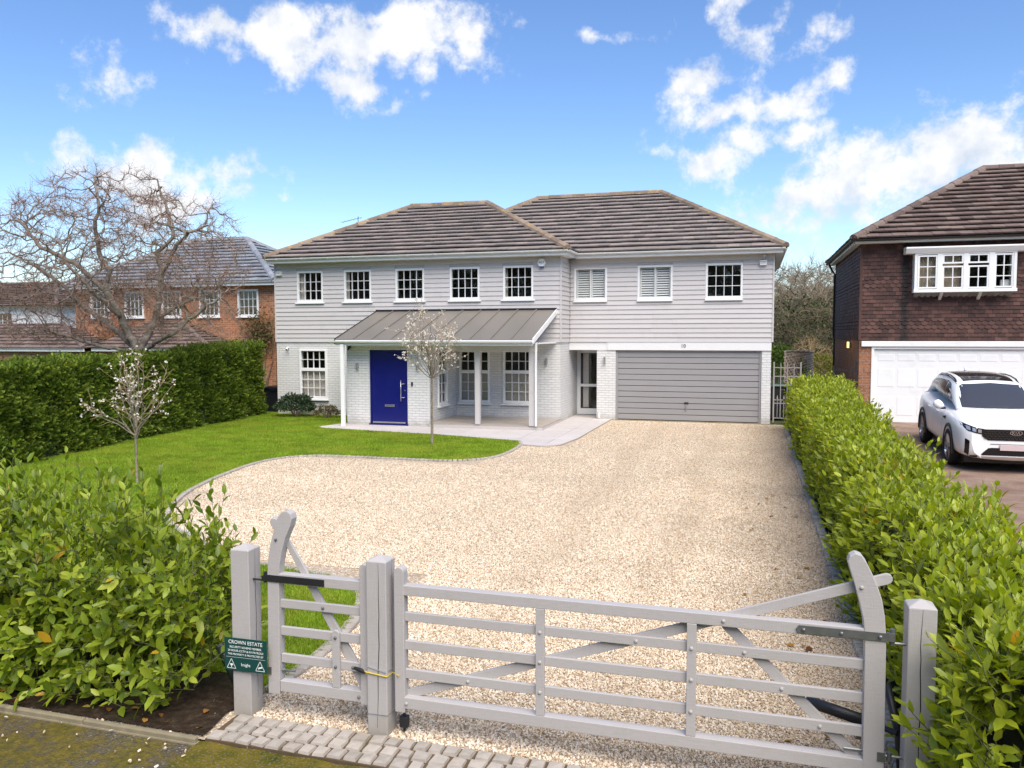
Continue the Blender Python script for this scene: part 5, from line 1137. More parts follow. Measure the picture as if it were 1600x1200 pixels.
    strip(TC, 't', 2.10, 4.4, L([(2.10, -.60), (4.4, -.56)]), L([(2.10, .60), (4.4, .56)]), 14, 8, .006, GB, 'roof_panel')
    for s in (-1, 1):
        strip(TC, 's', 1.70, 2.55, L([(1.70, 1.05), (2.55, 1.055)]), L([(1.70, 1.12), (2.1, 1.40), (2.3, 1.50), (2.55, 1.54)]), 10, 4, .006, CG, 'side_window', side=s)
        strip(TC, 's', 2.60, 3.45, L([(2.6, 1.06), (3.45, 1.09)]), L([(2.6, 1.545), (3.45, 1.535)]), 8, 4, .006, CG, 'side_window', side=s)
        strip(TC, 's', 3.50, 4.25, L([(3.5, 1.095), (4.25, 1.27)]), L([(3.5, 1.53), (3.9, 1.49), (4.25, 1.38)]), 8, 4, .006, CG, 'side_window', side=s)
        strip(TC, 's', 1.68, 4.28, L([(1.68, 1.03), (2.6, 1.04), (3.5, 1.07), (4.28, 1.25)]), L([(1.68, 1.042), (2.6, 1.052), (3.5, 1.082), (4.28, 1.262)]), 20, 1, .009, CHR, 'window_trim', side=s)
        MB().tube([Vector((s*.575, y_, (lambda h: h.z if h else 1.6)(cast(TC, (s*.575, y_, 3), (0, 0, -1)))+dz)) for y_, dz in ((2.2, .0), (2.4, .03), (2.8, .04), (3.2, .04), (3.7, .035), (4.0, .0))], .016, 8).build('roof_rail', GB, r, smooth=True)
        # mirror
        mm = MB(); P = [(s*.90, 1.72, 1.08), (s*.97, 1.70, 1.10), (s*1.03, 1.71, 1.135), (s*1.09, 1.73, 1.15)]
        mm.tube(P, [.035, .085, .095, .045], 12); mo = mm.build('mirror', PAINT, r, smooth=True); mo.scale = (1, .75, 1); mo.location.y = 1.72*.25
        MB().box(min(s*.86, s*.96), max(s*.86, s*.96), 1.68, 1.76, 1.02, 1.06).build('mirror_arm', GB, mo)
        # lower cladding, arches
        strip(TB, 's', 1.42, 3.30, L([(1.42, .27), (3.3, .28)]), L([(1.42, .36), (3.3, .37)]), 12, 2, .008, BLACK, 'sill_cladding', side=s); strip(TB, 's', 1.45, 3.25, L([(1.45, .385), (3.25, .395)]), L([(1.45, .405), (3.25, .415)]), 12, 1, .010, CHR, 'sill_trim', side=s)
        for yy in (.95, 3.765):
            b = MB(); V = []; n = 20
            for k in range(n+1):
                a = math.pi*(-.06+1.12*k/n)
                for rr, xx in ((.405, .80), (.405, .962), (.462, .958), (.470, .93)): V.append((s*xx, yy+rr*math.cos(a), .365+rr*math.sin(a)))
            b.add(V, [(i*4+j, i*4+j+1, i*4+j+5, i*4+j+4) for i in range(n) for j in range(3)]); b.build('wheel_arch', BLACK, r, smooth=True)
            # wheel
            c = Vector((s*.87, yy, .362)); w_ = MB(); prof = [(-.10, .25), (-.11, .31), (-.10, .352), (-.06, .363), (.05, .363), (.08, .352), (.09, .31), (.085, .26)]; n = 28; V = []
            for k in range(n):
                a = 2*math.pi*k/n
                for d_, rr in prof: V.append((c.x+s*d_, c.y+rr*math.cos(a), c.z+rr*math.sin(a)))
            p_ = len(prof); w_.add(V, [(k*p_+j, k*p_+j+1, ((k+1) % n)*p_+j+1, ((k+1) % n)*p_+j) for k in range(n) for j in range(p_-1)])
            wo = w_.build('wheel', TY, r, smooth=True)
            ri = MB(); ri.tube([(c.x+s*.02, c.y, c.z), (c.x+s*.022, c.y, c.z)], .255, 28)
            wi = ri.build('rim_back', BLACK, wo); rm = MB(); n = 28; V = []
            for k in range(n):
                a = 2*math.pi*k/n
                for d_, rr in ((.082, .262), (.086, .245), (.03, .235)): V.append((c.x+s*d_, c.y+rr*math.cos(a), c.z+rr*math.sin(a)))
            rm.add(V, [(k*3+j, k*3+j+1, ((k+1) % n)*3+j+1, ((k+1) % n)*3+j) for k in range(n) for j in range(2)])
            for k in range(5):
                for da in (-.16, .16):
                    a = 2*math.pi*k/5+.3; p0 = c+Vector((s*.065, .05*math.cos(a), .05*math.sin(a))); p1 = c+Vector((s*.075, .24*math.cos(a+da), .24*math.sin(a+da))); d_ = (p1-p0); nn = Vector((0, -d_.z, d_.y)).normalized()*.022
                    rm.prism([p0-nn, p1-nn*.8, p1+nn*.8, p0+nn], (-s*.02, 0, 0))
            rm.tube([(c.x+s*.05, c.y, c.z), (c.x+s*.075, c.y, c.z)], .05, 12); rm.build('rim', RIM, wo)
        # doors seams and handles
        for y0 in (1.62, 2.58, 3.40): strip(TB, 's', y0-.004, y0+.004, L([(0, .42)]), L([(0, 1.03)]), 1, 10, .004, BLACK, 'door_gap', side=s)
        for y0 in (2.25, 3.12):
            p = cast(TB, (s*3, y0, .93), (-s, 0, 0)); MB().tube([(p.x+s*.012, y0-.09, .93), (p.x+s*.025, y0, .935), (p.x+s*.012, y0+.09, .94)], .012, 8).build('door_handle', PAINT, r, smooth=True)
        strip(TB, 's', 1.32, 1.62, L([(1.32, .86), (1.62, .87)]), L([(1.32, .93), (1.62, .885)]), 4, 2, .008, GB, 'wing_vent', side=s)
        # headlamp, fog vent
        xs = sorted((s*.50, s*.885)); top = L(sorted([(s*.50, .845), (s*.65, .87), (s*.885, .945)])); bot = L(sorted([(s*.50, .735), (s*.65, .765), (s*.80, .805), (s*.885, .91)]))
        hl_ = strip(TB, 'f', xs[0], xs[1], bot, top, 16, 4, .006, GB, 'headlamp')
        for q0, q1 in ((.57, .63), (.66, .72), (.75, .81)):
            xs = sorted((s*q0, s*q1)); strip(TB, 'f', xs[0], xs[1], lambda a: bot(a)+.022, lambda a: top(a)-.022, 4, 2, .011, LAMP, 'lamp_unit', hl_)
        xs = sorted((s*.76, s*.83)); strip(TB, 'f', xs[0], xs[1], L(sorted([(s*.76, .33), (s*.83, .38)])), L(sorted([(s*.76, .62), (s*.83, .66)])), 4, 6, .008, GB, 'bumper_vent')
        xs = sorted((s*.60, s*.80)); strip(TB, 'f', xs[0], xs[1], L([(0, .30)]), L(sorted([(s*.6, .345), (s*.8, .33)])), 5, 2, .008, GB, 'lower_vent')
    gr = strip(TB, 'f', -.56, .56, L([(-.56, .72), (-.47, .64), (.47, .64), (.56, .72)]), L([(-.56, .845), (0, .85), (.56, .845)]), 20, 5, .010, GB, 'grille')
    b = MB()
    for i in range(17):
        for j in range(4):
            x, z = -.50+i*.0633+(j % 2)*.03, .68+j*.042; 
            if abs(x) > .52 or (abs(x) < .12 and j > 1): continue
            p = cast(TB, (x, -3, z), (0, 1, 0)); y = p.y-.016
            for sx in (-1, 1): b.obox((x+sx*.011, y, z), Vector((.013, 0, .008*sx)), (0, .004, 0), Vector((-.002*sx, 0, .004)))
    b.build('grille_mesh', simple('grille_grey', (.10, .10, .105), .3, metal=.7), gr)
    p = cast(TB, (0, -3, .79), (0, 1, 0)); by = p.y-.018; bb = MB(); n = 24; V = []
    for k in range(n):
        a = 2*math.pi*k/n
        for f in (1., .86): V.append((.105*f*math.cos(a), by, .79+.048*f*math.sin(a)))
    bb.add(V, [(2*k, 2*k+1, (2*k+3) % (2*n), (2*k+2) % (2*n)) for k in range(n)]); bd = bb.build('badge', CHR, gr)
    bm = MB()
    for x0, P in ((-.062, [((0, -.03), (0, .03)), ((0, -.002), (.035, .03)), ((.008, .004), (.037, -.03))]), (-.006, [((0, -.03), (0, .03))]), (.015, [((0, -.03), (.022, .03)), ((.022, .03), (.044, -.03))])):
        for (a, c), (e, f) in P: d_ = Vector((e-a, 0, f-c)); nn = Vector((-d_.z, 0, d_.x)).normalized()*.005; o_ = Vector((x0, by-.002, .79)); A_, B_ = o_+Vector((a, 0, c)), o_+Vector((e, 0, f)); bm.prism([A_-nn, B_-nn, B_+nn, A_+nn], (0, .002, 0))
    bm.build('badge_letters', CHR, bd)
    strip(TB, 'f', -.56, .56, L([(-.56, .355), (.56, .355)]), L([(-.56, .38), (-.44, .50), (.44, .50), (.56, .38)]), 20, 4, .008, GB, 'lower_intake')
    strip(TB, 'f', -.62, .62, L([(0, .30)]), L([(0, .335)]), 16, 1, .012, CHR, 'skid_trim'); strip(TB, 'f', -.42, .42, L([(0, .565)]), L([(0, .575)]), 12, 1, .010, GB, 'bumper_line')
    p = cast(TB, (0, -3, .50), (0, 1, 0)); MB().box(-.26, .26, p.y-.03, p.y-.012, .455, .565).build('number_plate', PLT, r, bevel=.004)
    MB().box(-.78, .78, .3, 4.5, .16, .30).build('underbody', BLACK, r)
    MB().tube([(-.55, 1.36, 1.125), (.0, 1.30, 1.125), (.2, 1.32, 1.128)], .010, 6).build('wiper', BLACK, r)
    MB().tube([(0, 4.1, 1.66), (0, 4.2, 1.72), (0, 4.3, 1.71)], [.05, .03, .008], 8).build('roof_antenna', PAINT, r, smooth=True)
    ORG[r] = base
car()

# ------------------------------------------------------------------ vegetation
def unit(v): return v/(np.linalg.norm(v, axis=-1, keepdims=True)+1e-9)
def colonise(start, attr, step=.2, infl=1.6, kill=.3, jit=.25, iters=140, seed=1):
    """branch growth towards attraction points; start = list of polylines sharing their first node with an earlier one"""
    rg = np.random.default_rng(seed); P = []; par = []
    for line in start:
        for i, p in enumerate(line):
            p = np.array(p, float)
            if not P: P.append(p); par.append(-1); last = 0; continue
            if i == 0: last = int(np.argmin([np.linalg.norm(q-p) for q in P])); continue
            a = P[last]; n = max(1, int(np.linalg.norm(p-a)/step))
            for k in range(1, n+1):
                q = a+(p-a)*k/n+(rg.normal(0, step*.13, 3) if k < n else 0); P.append(q); par.append(last); last = len(P)-1
    P = np.array(P); par = list(par); A = attr.copy()
    D = np.linalg.norm(A[:, None]-P[None], axis=2); near = D.argmin(1); nd = D.min(1)
    for it in range(iters):
        act = nd < infl
        if not act.any(): break
        new = []; npar = []
        for nidx in np.unique(near[act]):
            m = act & (near == nidx); d = unit(unit(A[m]-P[nidx]).sum(0)+1e-6)
            d = unit(d+rg.normal(0, jit, 3)); new.append(P[nidx]+d*step*rg.uniform(.7, 1.15)); npar.append(int(nidx))
        new = np.array(new); o = len(P); P = np.concatenate([P, new]); par += npar
        D = np.linalg.norm(A[:, None]-new[None], axis=2); k = D.argmin(1); m = D.min(1) < nd
        near = np.where(m, o+k, near); nd = np.where(m, D.min(1), nd)
        keep = nd > kill; A, near, nd = A[keep], near[keep], nd[keep]
        if len(A) == 0: break
    return P, np.array(par)
def radii(P, par, tip=.006, e=2.3, cap=None):
    n = len(P); acc = np.zeros(n); ch = np.zeros(n, int)
    for i in range(n):
        if par[i] >= 0: ch[par[i]] += 1
    order = np.argsort(-np.arange(n)); r = np.zeros(n)
    for i in order:
        r[i] = tip if ch[i] == 0 else acc[i]**(1/e)
        if par[i] >= 0: acc[par[i]] += r[i]**e
    return r, ch
def sticks(p, q, r0, r1, n):
    d = unit(q-p); ref = np.where(np.abs(d[:, 2:3]) > .9, np.array([[1., 0, 0]]), np.array([[0, 0, 1.]])); a = unit(np.cross(d, ref)); b = np.cross(d, a); N = len(p)
    ang = 2*np.pi*np.arange(n)/n; c, s = np.cos(ang)[None, :, None], np.sin(ang)[None, :, None]
    ring = a[:, None]*c+b[:, None]*s; V = np.concatenate([p[:, None]+ring*r0[:, None, None], q[:, None]+ring*r1[:, None, None]], 1)
    k = np.arange(n); F = np.stack([k, (k+1) % n, (k+1) % n+n, k+n], 1)[None]+(np.arange(N)*2*n)[:, None, None]
    return V.reshape(-1, 3), F.reshape(-1, 4)
def joinVF(parts):
    V = []; F = []; o = 0
    for v, f in parts: V.append(v); F.append(f+o); o += len(v)
    return np.concatenate(V), np.concatenate(F)
def wood_parts(P, par, r, cuts=(.05, .016)):
    i = np.where(par >= 0)[0]; p, q, r0, r1 = P[par[i]], P[i], np.minimum(r[par[i]], r[i]*1.35), r[i]; d = unit(q-p); out = []
    for lo, hi, n in ((cuts[0], 9, 9), (cuts[1], cuts[0], 6), (0, cuts[1], 4)):
        m = (r[i] >= lo) & (r[i] < hi)
        out.append(sticks(p[m]-d[m]*r0[m, None]*.3, q[m]+d[m]*r1[m, None]*.3, r0[m], r1[m], n) if m.any() else None)
    return out
def twigs(P, par, r, ch, per, length, rad, seed, maxr=.02, up=.2, kink=.5):
    rg = np.random.default_rng(seed); idx = np.where(r < maxr)[0]; idx = np.repeat(idx, per); n = len(idx)
    base = unit(P[idx]-P[np.maximum(par[idx], 0)]); d = unit(base+rg.normal(0, .8, (n, 3))+np.array([0, 0, up])); L = length*rg.uniform(.4, 1.2, n); p = P[idx]; parts = []; ends = [p]
    for k in range(3):
        q = p+d*(L/3)[:, None]; parts.append(sticks(p, q, np.full(n, rad*(1-k*.25)), np.full(n, rad*(.8-k*.25)), 3)); p = q; ends.append(q); d = unit(d+rg.normal(0, kink, (n, 3))*.6+np.array([0, 0, up*.5]))
    return joinVF(parts), np.concatenate(ends[1:])
def sub_mesh(name, vf, mat, parent, smooth=True):
    if vf is None: return None
    V, F = vf; o = ORG[parent]; me = npmesh(name, V-np.array(o), F, mat, smooth=smooth); return place(name, me, parent, o)
QUAD = ([(-.5, -.5, 0), (.5, -.5, 0), (.5, .5, .0), (-.5, .5, 0)], [(0, 1, 2), (0, 2, 3)])
LEAF8 = ([(0, 0, 0), (.30, .19, .05), (.33, 0, .0), (.30, -.19, .05), (.70, .17, .02), (.72, 0, -.035), (.70, -.17, .02), (1, 0, -.10)],
         [(0, 2, 1), (0, 3, 2), (1, 2, 5), (1, 5, 4), (2, 3, 6), (2, 6, 5), (4, 5, 7), (5, 6, 7)])
LEAF4 = ([(0, 0, 0), (.45, .22, .04), (.5, 0, -.02), (.45, -.22, .04), (1, 0, -.08)], [(0, 2, 1), (0, 3, 2), (1, 2, 4), (2, 3, 4)])
def rand_dirs(n, rg): return unit(rg.normal(0, 1, (n, 3)))
BARK = bark_mat('grey_bark', (.14, .12, .10), (.30, .26, .22)); TWIG = simple('twig_bark', (.24, .165, .125), .9, .25, 4.); BUD = simple('russet_bud', (.38, .21, .155), .9, .3, 3.)

# big gnarled bare tree behind the conifer hedge ------------------------------------
T = thing('bare_tree', (-16.15, 18.5, 0), 'large gnarled bare tree with twisting limbs behind the conifer hedge', 'tree')
f0 = (-16.2, 18.5, 2.15)
limbs = [[(-16.12, 18.5, -.1), (-16.1, 18.5, 1.2), f0], [f0, (-16.55, 18.3, 3.1), (-16.95, 18.2, 3.85), (-16.78, 18.2, 4.4), (-17.2, 18.3, 4.75), (-17.15, 18.1, 5.5), (-16.9, 18.0, 6.1), (-17.2, 18.2, 6.9)],
         [f0, (-15.85, 18.8, 3.1), (-15.72, 18.9, 4.3), (-15.75, 18.8, 4.9), (-15.3, 18.9, 5.3), (-15.55, 19.0, 6.1), (-15.75, 18.9, 6.9)], [f0, (-17.1, 18.7, 2.75), (-18.4, 18.9, 3.45), (-19.4, 18.7, 3.85), (-20.6, 18.8, 3.7)],
         [(-16.95, 18.2, 3.85), (-17.7, 17.9, 4.6), (-18.6, 17.7, 5.0), (-19.4, 17.8, 5.75)], [(-15.72, 18.9, 4.3), (-15.0, 18.6, 4.95), (-14.4, 18.4, 5.35), (-14.0, 18.5, 5.5), (-13.75, 18.6, 6.2)],
         [f0, (-15.3, 18.3, 2.5), (-14.6, 18.1, 2.75), (-14.0, 18.2, 3.2), (-13.4, 18.3, 3.6)], [(-15.85, 18.8, 3.1), (-15.2, 19.4, 3.6), (-14.5, 19.8, 3.9)], [(-16.55, 18.3, 3.1), (-16.6, 17.3, 3.8), (-16.9, 16.8, 4.5)],
         [(-18.4, 18.9, 3.45), (-18.9, 18.4, 4.2), (-19.9, 18.5, 4.7)], [f0, (-17.6, 18.3, 2.4), (-18.9, 18.2, 2.75), (-20.2, 18.4, 2.7)]]
rg = np.random.default_rng(4); n = 2600; u_ = rand_dirs(n, rg)*(rg.uniform(0, 1, (n, 1))**.42); A = np.array([-17.05, 18.5, 4.75])+u_*np.array([4.2, 2.5, 2.55]); A = A[A[:, 2] > 2.45]
A = A[~((A[:, 0] > -15.4) & (A[:, 2] > 6.5-(A[:, 0]+15.4)*.25))]
n2 = 260; A = np.concatenate([A, np.stack([rg.uniform(-15.4, -13.0, n2), rg.uniform(17.4, 19.4, n2), rg.uniform(2.5, 4.6, n2)], 1), np.stack([rg.uniform(-21.3, -18.5, n2), rg.uniform(17.3, 19.6, n2), rg.uniform(2.4, 3.9, n2)], 1)])
P, par = colonise(limbs, A, .17, 1.3, .26, .42, 120, 3); r_, ch = radii(P, par, .0088, 2.25)
r_ = np.minimum(r_, .22); wp = wood_parts(P, par, r_, (.045, .014))
sub_mesh('trunk', wp[0], BARK, T); sub_mesh('branches', wp[1], BARK, T); sub_mesh('crown_twigs', wp[2], TWIG, T)
(tv, tf), ends = twigs(P, par, r_, ch, 6, .40, .0042, 5, .014, .12, .7); sub_mesh('fine_twigs', (tv, tf), TWIG, T)
k = rg.choice(len(ends), 24000); e_ = ends[k]+rg.normal(0, .02, (len(k), 3)); V, F = scatter(*LEAF4, e_, frames(rand_dirs(len(k), rg), rand_dirs(len(k), rg)), rg.uniform(.018, .04, len(k))); sub_mesh('buds', (V, F), BUD, T)['kind'] = 'stuff'

# blossom trees ----------------------------------------------------------------------
BLOS = leaf_mat('white_blossom', [(0, (.82, .74, .62)), (.4, (.88, .83, .74)), (1, (.90, .88, .82))], .8, .25, .1, (1, 1, 1)); BLB = bark_mat('pale_bark', (.16, .13, .10), (.32, .27, .21), 20.); BTW = simple('blossom_twig', (.42, .29, .17), .9, .2)
def blossom(loc, label, trunk, whips, nb, size, seed, tw=.3):
    """trunk polyline with radii, then whips (start height, azimuth, elevation, length)"""
    T = thing('blossom_tree', loc, label, 'tree', 'young blossom trees on the lawn'); rg = np.random.default_rng(seed); b = MB(); b.tube([p for p, _ in trunk], [q for _, q in trunk], 9); b.build('trunk', BLB, T, smooth=True)
    sp, sq, s0, s1, cl = [], [], [], [], []
    def whip(p, d, L, r0, lvl):
        n = max(3, int(L/.07)); p = np.array(p, float)
        for k in range(n):
            q = p+d*(L/n); sp.append(p); sq.append(q); s0.append(r0*(1-.75*k/n)); s1.append(r0*(1-.75*(k+1)/n)); p = q; d = unit(d+rg.normal(0, .10, 3)+np.array([0, 0, .05]))
            if lvl or k > n*.25: cl.append((q, lvl+k/n))
            if lvl < 2 and k > n*.18 and rg.uniform() < (.62 if lvl == 0 else .34): whip(q, unit(d*.75+rg.normal(0, .55, 3)), L*rg.uniform(.16, .42), r0*.5, lvl+1)
    for z, a, el, L in whips: whip((loc[0], loc[1], z), np.array([math.cos(a)*math.cos(el), math.sin(a)*math.cos(el), math.sin(el)]), L, .011, 0)
    sp, sq, s0, s1 = map(np.array, (sp, sq, s0, s1)); m = s0 > .0045; sub_mesh('branches', sticks(sp[m], sq[m], s0[m], s1[m], 6), BLB, T)['kind'] = 'stuff'; sub_mesh('crown_twigs', sticks(sp[~m], sq[~m], np.maximum(s0[~m], .0022), np.maximum(s1[~m], .0022), 4), BTW, T)
    wts = np.array([c[1] for c in cl])**1.3+.05; k = rg.choice(len(cl), nb, p=wts/wts.sum()); c = np.array([cl[i][0] for i in k])+rg.normal(0, .014, (nb, 3)); c = np.repeat(c, 6, 0); dr = rand_dirs(len(c), rg)
    V, F = scatter(*LEAF4, c, frames(dr, rand_dirs(len(c), rg)), np.stack([rg.uniform(.8, 1.2, len(c))*size, rg.uniform(1.6, 2.2, len(c))*size, np.full(len(c), size)], 1)); o = sub_mesh('blossom', (V, F), BLOS, T); o['kind'] = 'stuff'
rg = np.random.default_rng(9); W = [(1.58+.14*(i % 4)/3, i*2.399, R(rg.uniform(30, 56)), rg.uniform(1.0, 1.4)) for i in range(10)]+[(1.66, i*1.6, R(rg.uniform(66, 84)), rg.uniform(1.2, 1.55)) for i in range(8)]+[(1.58, i*1.3, R(rg.uniform(22, 36)), rg.uniform(.6, .95)) for i in range(5)]
blossom((-7.32, 17.96, 0), 'young white blossom tree in front of the porch', [((-7.33, 17.96, -.03), .05), ((-7.328, 17.96, .03), .036), ((-7.325, 17.97, .6), .03), ((-7.32, 17.955, 1.1), .028), ((-7.32, 17.96, 1.60), .027), ((-7.31, 17.96, 1.72), .012)], W, 560, .027, 21)
W = [(.78+.3*(i % 5)/4, i*2.399+.5, R(rg.uniform(60, 82)), rg.uniform(.8, 1.35)) for i in range(11)]+[(.95, .3, R(84), 1.35), (1.0, 2., R(80), 1.2), (.86, math.pi+.08, R(24), 1.05), (.86, math.pi-.1, R(30), .95), (.84, math.pi, R(36), .7), (.9, .1, R(48), .9)]
blossom((-10.45, 11.8, 0), 'spindly young blossom tree in front of the conifer hedge', [((-10.45, 11.8, -.03), .04), ((-10.452, 11.8, .03), .027), ((-10.46, 11.81, .45), .022), ((-10.45, 11.8, .88), .02), ((-10.44, 11.8, 1.2), .008)], W, 260, .024, 33)

# conifer hedge -----------------------------------------------------------------------
THUJ = leaf_mat('conifer_green', [(0, (.05, .085, .012)), (.4, (.105, .16, .018)), (.75, (.17, .235, .024)), (1, (.27, .32, .045))], .6, .25, .2)
CORE = simple('hedge_inner_shade', (.018, .022, .010), .95, .3, 5.)  # near-black colour standing in for the shade deep inside the hedges
SPRAY = ([(0, 0, 0), (.5, .03, .02), (1, 0, -.06), (.5, -.03, .02), (.15, .01, 0), (.5, .30, -.02), (.30, .02, 0), (.75, .24, -.05), (.15, -.01, 0), (.5, -.30, -.02), (.30, -.02, 0), (.75, -.24, -.05), (.45, .03, .0), (.92, .14, -.07), (.45, -.03, 0), (.92, -.14, -.07)],
         [(0, 1, 3), (1, 2, 3), (4, 6, 5), (6, 12, 7), (8, 9, 10), (10, 11, 14), (12, 2, 13), (14, 15, 2)])
HG = thing('conifer_hedge', (-15.2, 16, 0), 'tall clipped dark green conifer hedge along the left of the lawn', 'hedge')
def hx(y): return np.interp(y, [5, 12.25, 16.45, 23.2, 26], [-13.6, -14.12, -14.8, -15.35, -15.6])
def hz(y): return np.interp(y, [5, 12, 19, 21.5, 23.3], [1.93, 1.95, 2.02, 2.20, 2.30])
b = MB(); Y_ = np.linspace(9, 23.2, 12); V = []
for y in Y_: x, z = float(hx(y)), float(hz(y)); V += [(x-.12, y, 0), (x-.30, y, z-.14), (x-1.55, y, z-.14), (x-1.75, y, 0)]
b.add(V, [(i*4+k, i*4+(k+1) % 4, (i+1)*4+(k+1) % 4, (i+1)*4+k) for i in range(len(Y_)-1) for k in range(4)]+[(0, 1, 2, 3), tuple(len(V)-4+k for k in (3, 2, 1, 0))]); b.build('hedge_shade_core', CORE, HG)  # added dark solid, stops light passing through the foliage
rg = np.random.default_rng(12)
def face(n, kind):
    y = rg.uniform(9, 23.3, n); x0 = hx(y); z0 = hz(y); lump = .07*np.sin(y*2.1+1)+.06*np.sin(y*5.3)+.05*np.sin(y*11)
    if kind == 'f': v = rg.uniform(.02, 1, n); z = v*z0; x = x0-.17*v+lump*.8+.05*np.sin(z*6+y*3)-rg.uniform(0, .14, n); nr = np.tile([1., 0, .12], (n, 1))
    elif kind == 't': x = x0-.15-rg.uniform(0, 1.45, n); z = z0+lump*.7+.03*np.sin(x*7)-rg.uniform(0, .10, n); nr = np.tile([.1, 0, 1.], (n, 1))
    else: y = 23.3+rg.uniform(-.12, .04, n); x = hx(y)-rg.uniform(.1, 1.7, n); z = rg.uniform(.02, 2.4, n); nr = np.tile([0, 1., .1], (n, 1)); 
    return np.stack([x, y, z], 1), nr
F_ = [face(34000, 'f'), face(15000, 't'), face(2500, 'e')]; p = np.concatenate([f[0] for f in F_]); nr = np.concatenate([f[1] for f in F_]); n = len(p)
d = unit(nr*.75+rg.normal(0, .45, (n, 3))+np.array([0, 0, .42])); up = unit(rg.normal(0, 1, (n, 3))*.6+nr)
V, F = scatter(*SPRAY, p, frames(d, up), np.stack([rg.uniform(.09, .19, n)]*3, 1)); o = sub_mesh('foliage', (V, F), THUJ, HG, False); o['kind'] = 'stuff'

# laurels -------------------------------------------------------------------------------
LAUR = leaf_mat('laurel_leaf', [(0, (.19, .25, .018)), (.3, (.29, .36, .024)), (.62, (.39, .46, .03)), (.9, (.47, .52, .045)), (.988, (.40, .46, .07)), (.994, (.55, .33, .02)), (1, (.58, .30, .02))], .36, .48, .45, (1.0, 1.0, .3), 1.0)
LAUR2 = leaf_mat('laurel_leaf_dark', [(0, (.11, .17, .016)), (.35, (.20, .28, .02)), (.7, (.31, .39, .03)), (.985, (.42, .48, .06)), (.994, (.50, .30, .02)), (1, (.58, .30, .02))], .36, .46, .45, (1.0, 1.0, .3), 1.0)
STEM = simple('laurel_stem', (.10, .11, .04), .8, .2)
def shoots(base, dirs, length, nleaf, lsize, rg, spread=.9, topw=1.0):
    """leafy shoots: returns leaf pos, dir, normal, size and stem sticks"""
    n = len(base); pos_, dr_, nm_, sz_ = [], [], [], []; sp, sq, s0, s1 = [], [], [], []
    for i in range(n):
        p = base[i].copy(); d = dirs[i]; L = length[i]; m = nleaf[i]; a = rg.uniform(0, 6.28); seg = L/m; s = unit(np.cross(d, [.31, .2, .93])); t_ = np.cross(d, s)
        for k in range(m):
            q = p+d*seg; sp.append(p); sq.append(q); s0.append(.0048*(1-k/m*.6)); s1.append(.0044*(1-(k+1)/m*.6)); p = q; a += 2.4+rg.uniform(-.4, .4)
            f = k/m; o = s*math.cos(a)+t_*math.sin(a); ld = unit(o*(spread*(1-.5*f))+d*(.35+.75*f)+rg.normal(0, .12, 3)); pos_.append(p); dr_.append(ld); nm_.append(unit(d*1.0-o*.2+np.array([0, 0, .5])+rg.normal(0, .25, 3))); sz_.append(lsize*rg.uniform(.5, 1.2)*(1 if f < .8 else .8))
            d = unit(d+rg.normal(0, .05, 3)+np.array([0, 0, .03]))
    return [np.array(x) for x in (pos_, dr_, nm_, sz_)], sticks(np.array(sp), np.array(sq), np.array(s0), np.array(s1), 3)
def laurel_leaves(root, L, mat, maxi=300, lname='leaf'):
    p, d, nm, s = L; R3 = frames(d, nm); dist = np.linalg.norm(p-np.array(CAMP), axis=1)
    rel = p-np.array(CAMP); dep = rel@np.array(_f); u = (rel@np.array(_R))/np.maximum(dep, .1)*1268.4; v = (rel@np.array(_U))/np.maximum(dep, .1)*1268.4
    facing = np.abs(np.einsum('ij,ij->i', R3[:, :, 2], unit(rel))); key = np.where((np.abs(u) < 790) & (np.abs(v) < 590) & (dep > 1), s*s*facing/dist**2, -1); order = np.argsort(-key)
    ind = order[:maxi]; rest = order[maxi:]; scl = lambda k: np.stack([s[k], s[k]*1.08, s[k]], 1)
    V, F = scatter(*LEAF8, p[rest], R3[rest], scl(rest)); o = sub_mesh('foliage', (V, F), mat, root, True); o['kind'] = 'stuff'
    me = npmesh('leaf', np.array(LEAF8[0]), np.array(LEAF8[1]), mat, smooth=True)
    for k in ind:
        q = Matrix([list(R3[k][i]) for i in range(3)]).to_quaternion(); o = place(lname, me, root, tuple(p[k]), q); o.scale = (s[k], s[k]*1.08, s[k])
# right hedge
HR = thing('laurel_hedge', (1.5, 14, 0), 'long low laurel hedge dividing the gravel drive from the next drive', 'hedge'); rg = np.random.default_rng(31)
def rx0(y): return 1.04+.05*np.sin(y*1.3)+.04*np.sin(y*3.1)
def rx1(y): return np.interp(y, [3, 5, 10, 17, 23], [1.95, 1.85, 1.86, 2.05, 2.35])+.07*np.sin(y*.9+1)+.04*np.sin(y*2.7)
def rz(y): return np.interp(y, [3.5, 5, 8, 14, 22, 23.5], [1.10, 1.16, 1.20, 1.24, 1.38, 1.36])+.04*np.sin(y*2.1)
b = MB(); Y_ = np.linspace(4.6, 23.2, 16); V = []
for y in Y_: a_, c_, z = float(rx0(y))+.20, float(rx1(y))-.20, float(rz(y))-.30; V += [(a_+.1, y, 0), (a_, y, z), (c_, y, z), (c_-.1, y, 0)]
b.add(V, [(i*4+k, i*4+(k+1) % 4, (i+1)*4+(k+1) % 4, (i+1)*4+k) for i in range(len(Y_)-1) for k in range(4)]+[(0, 1, 2, 3), tuple(len(V)-4+k for k in (3, 2, 1, 0))]); b.build('hedge_shade_core', CORE, HR)  # added dark filling that blocks light and reads as shade between leaves
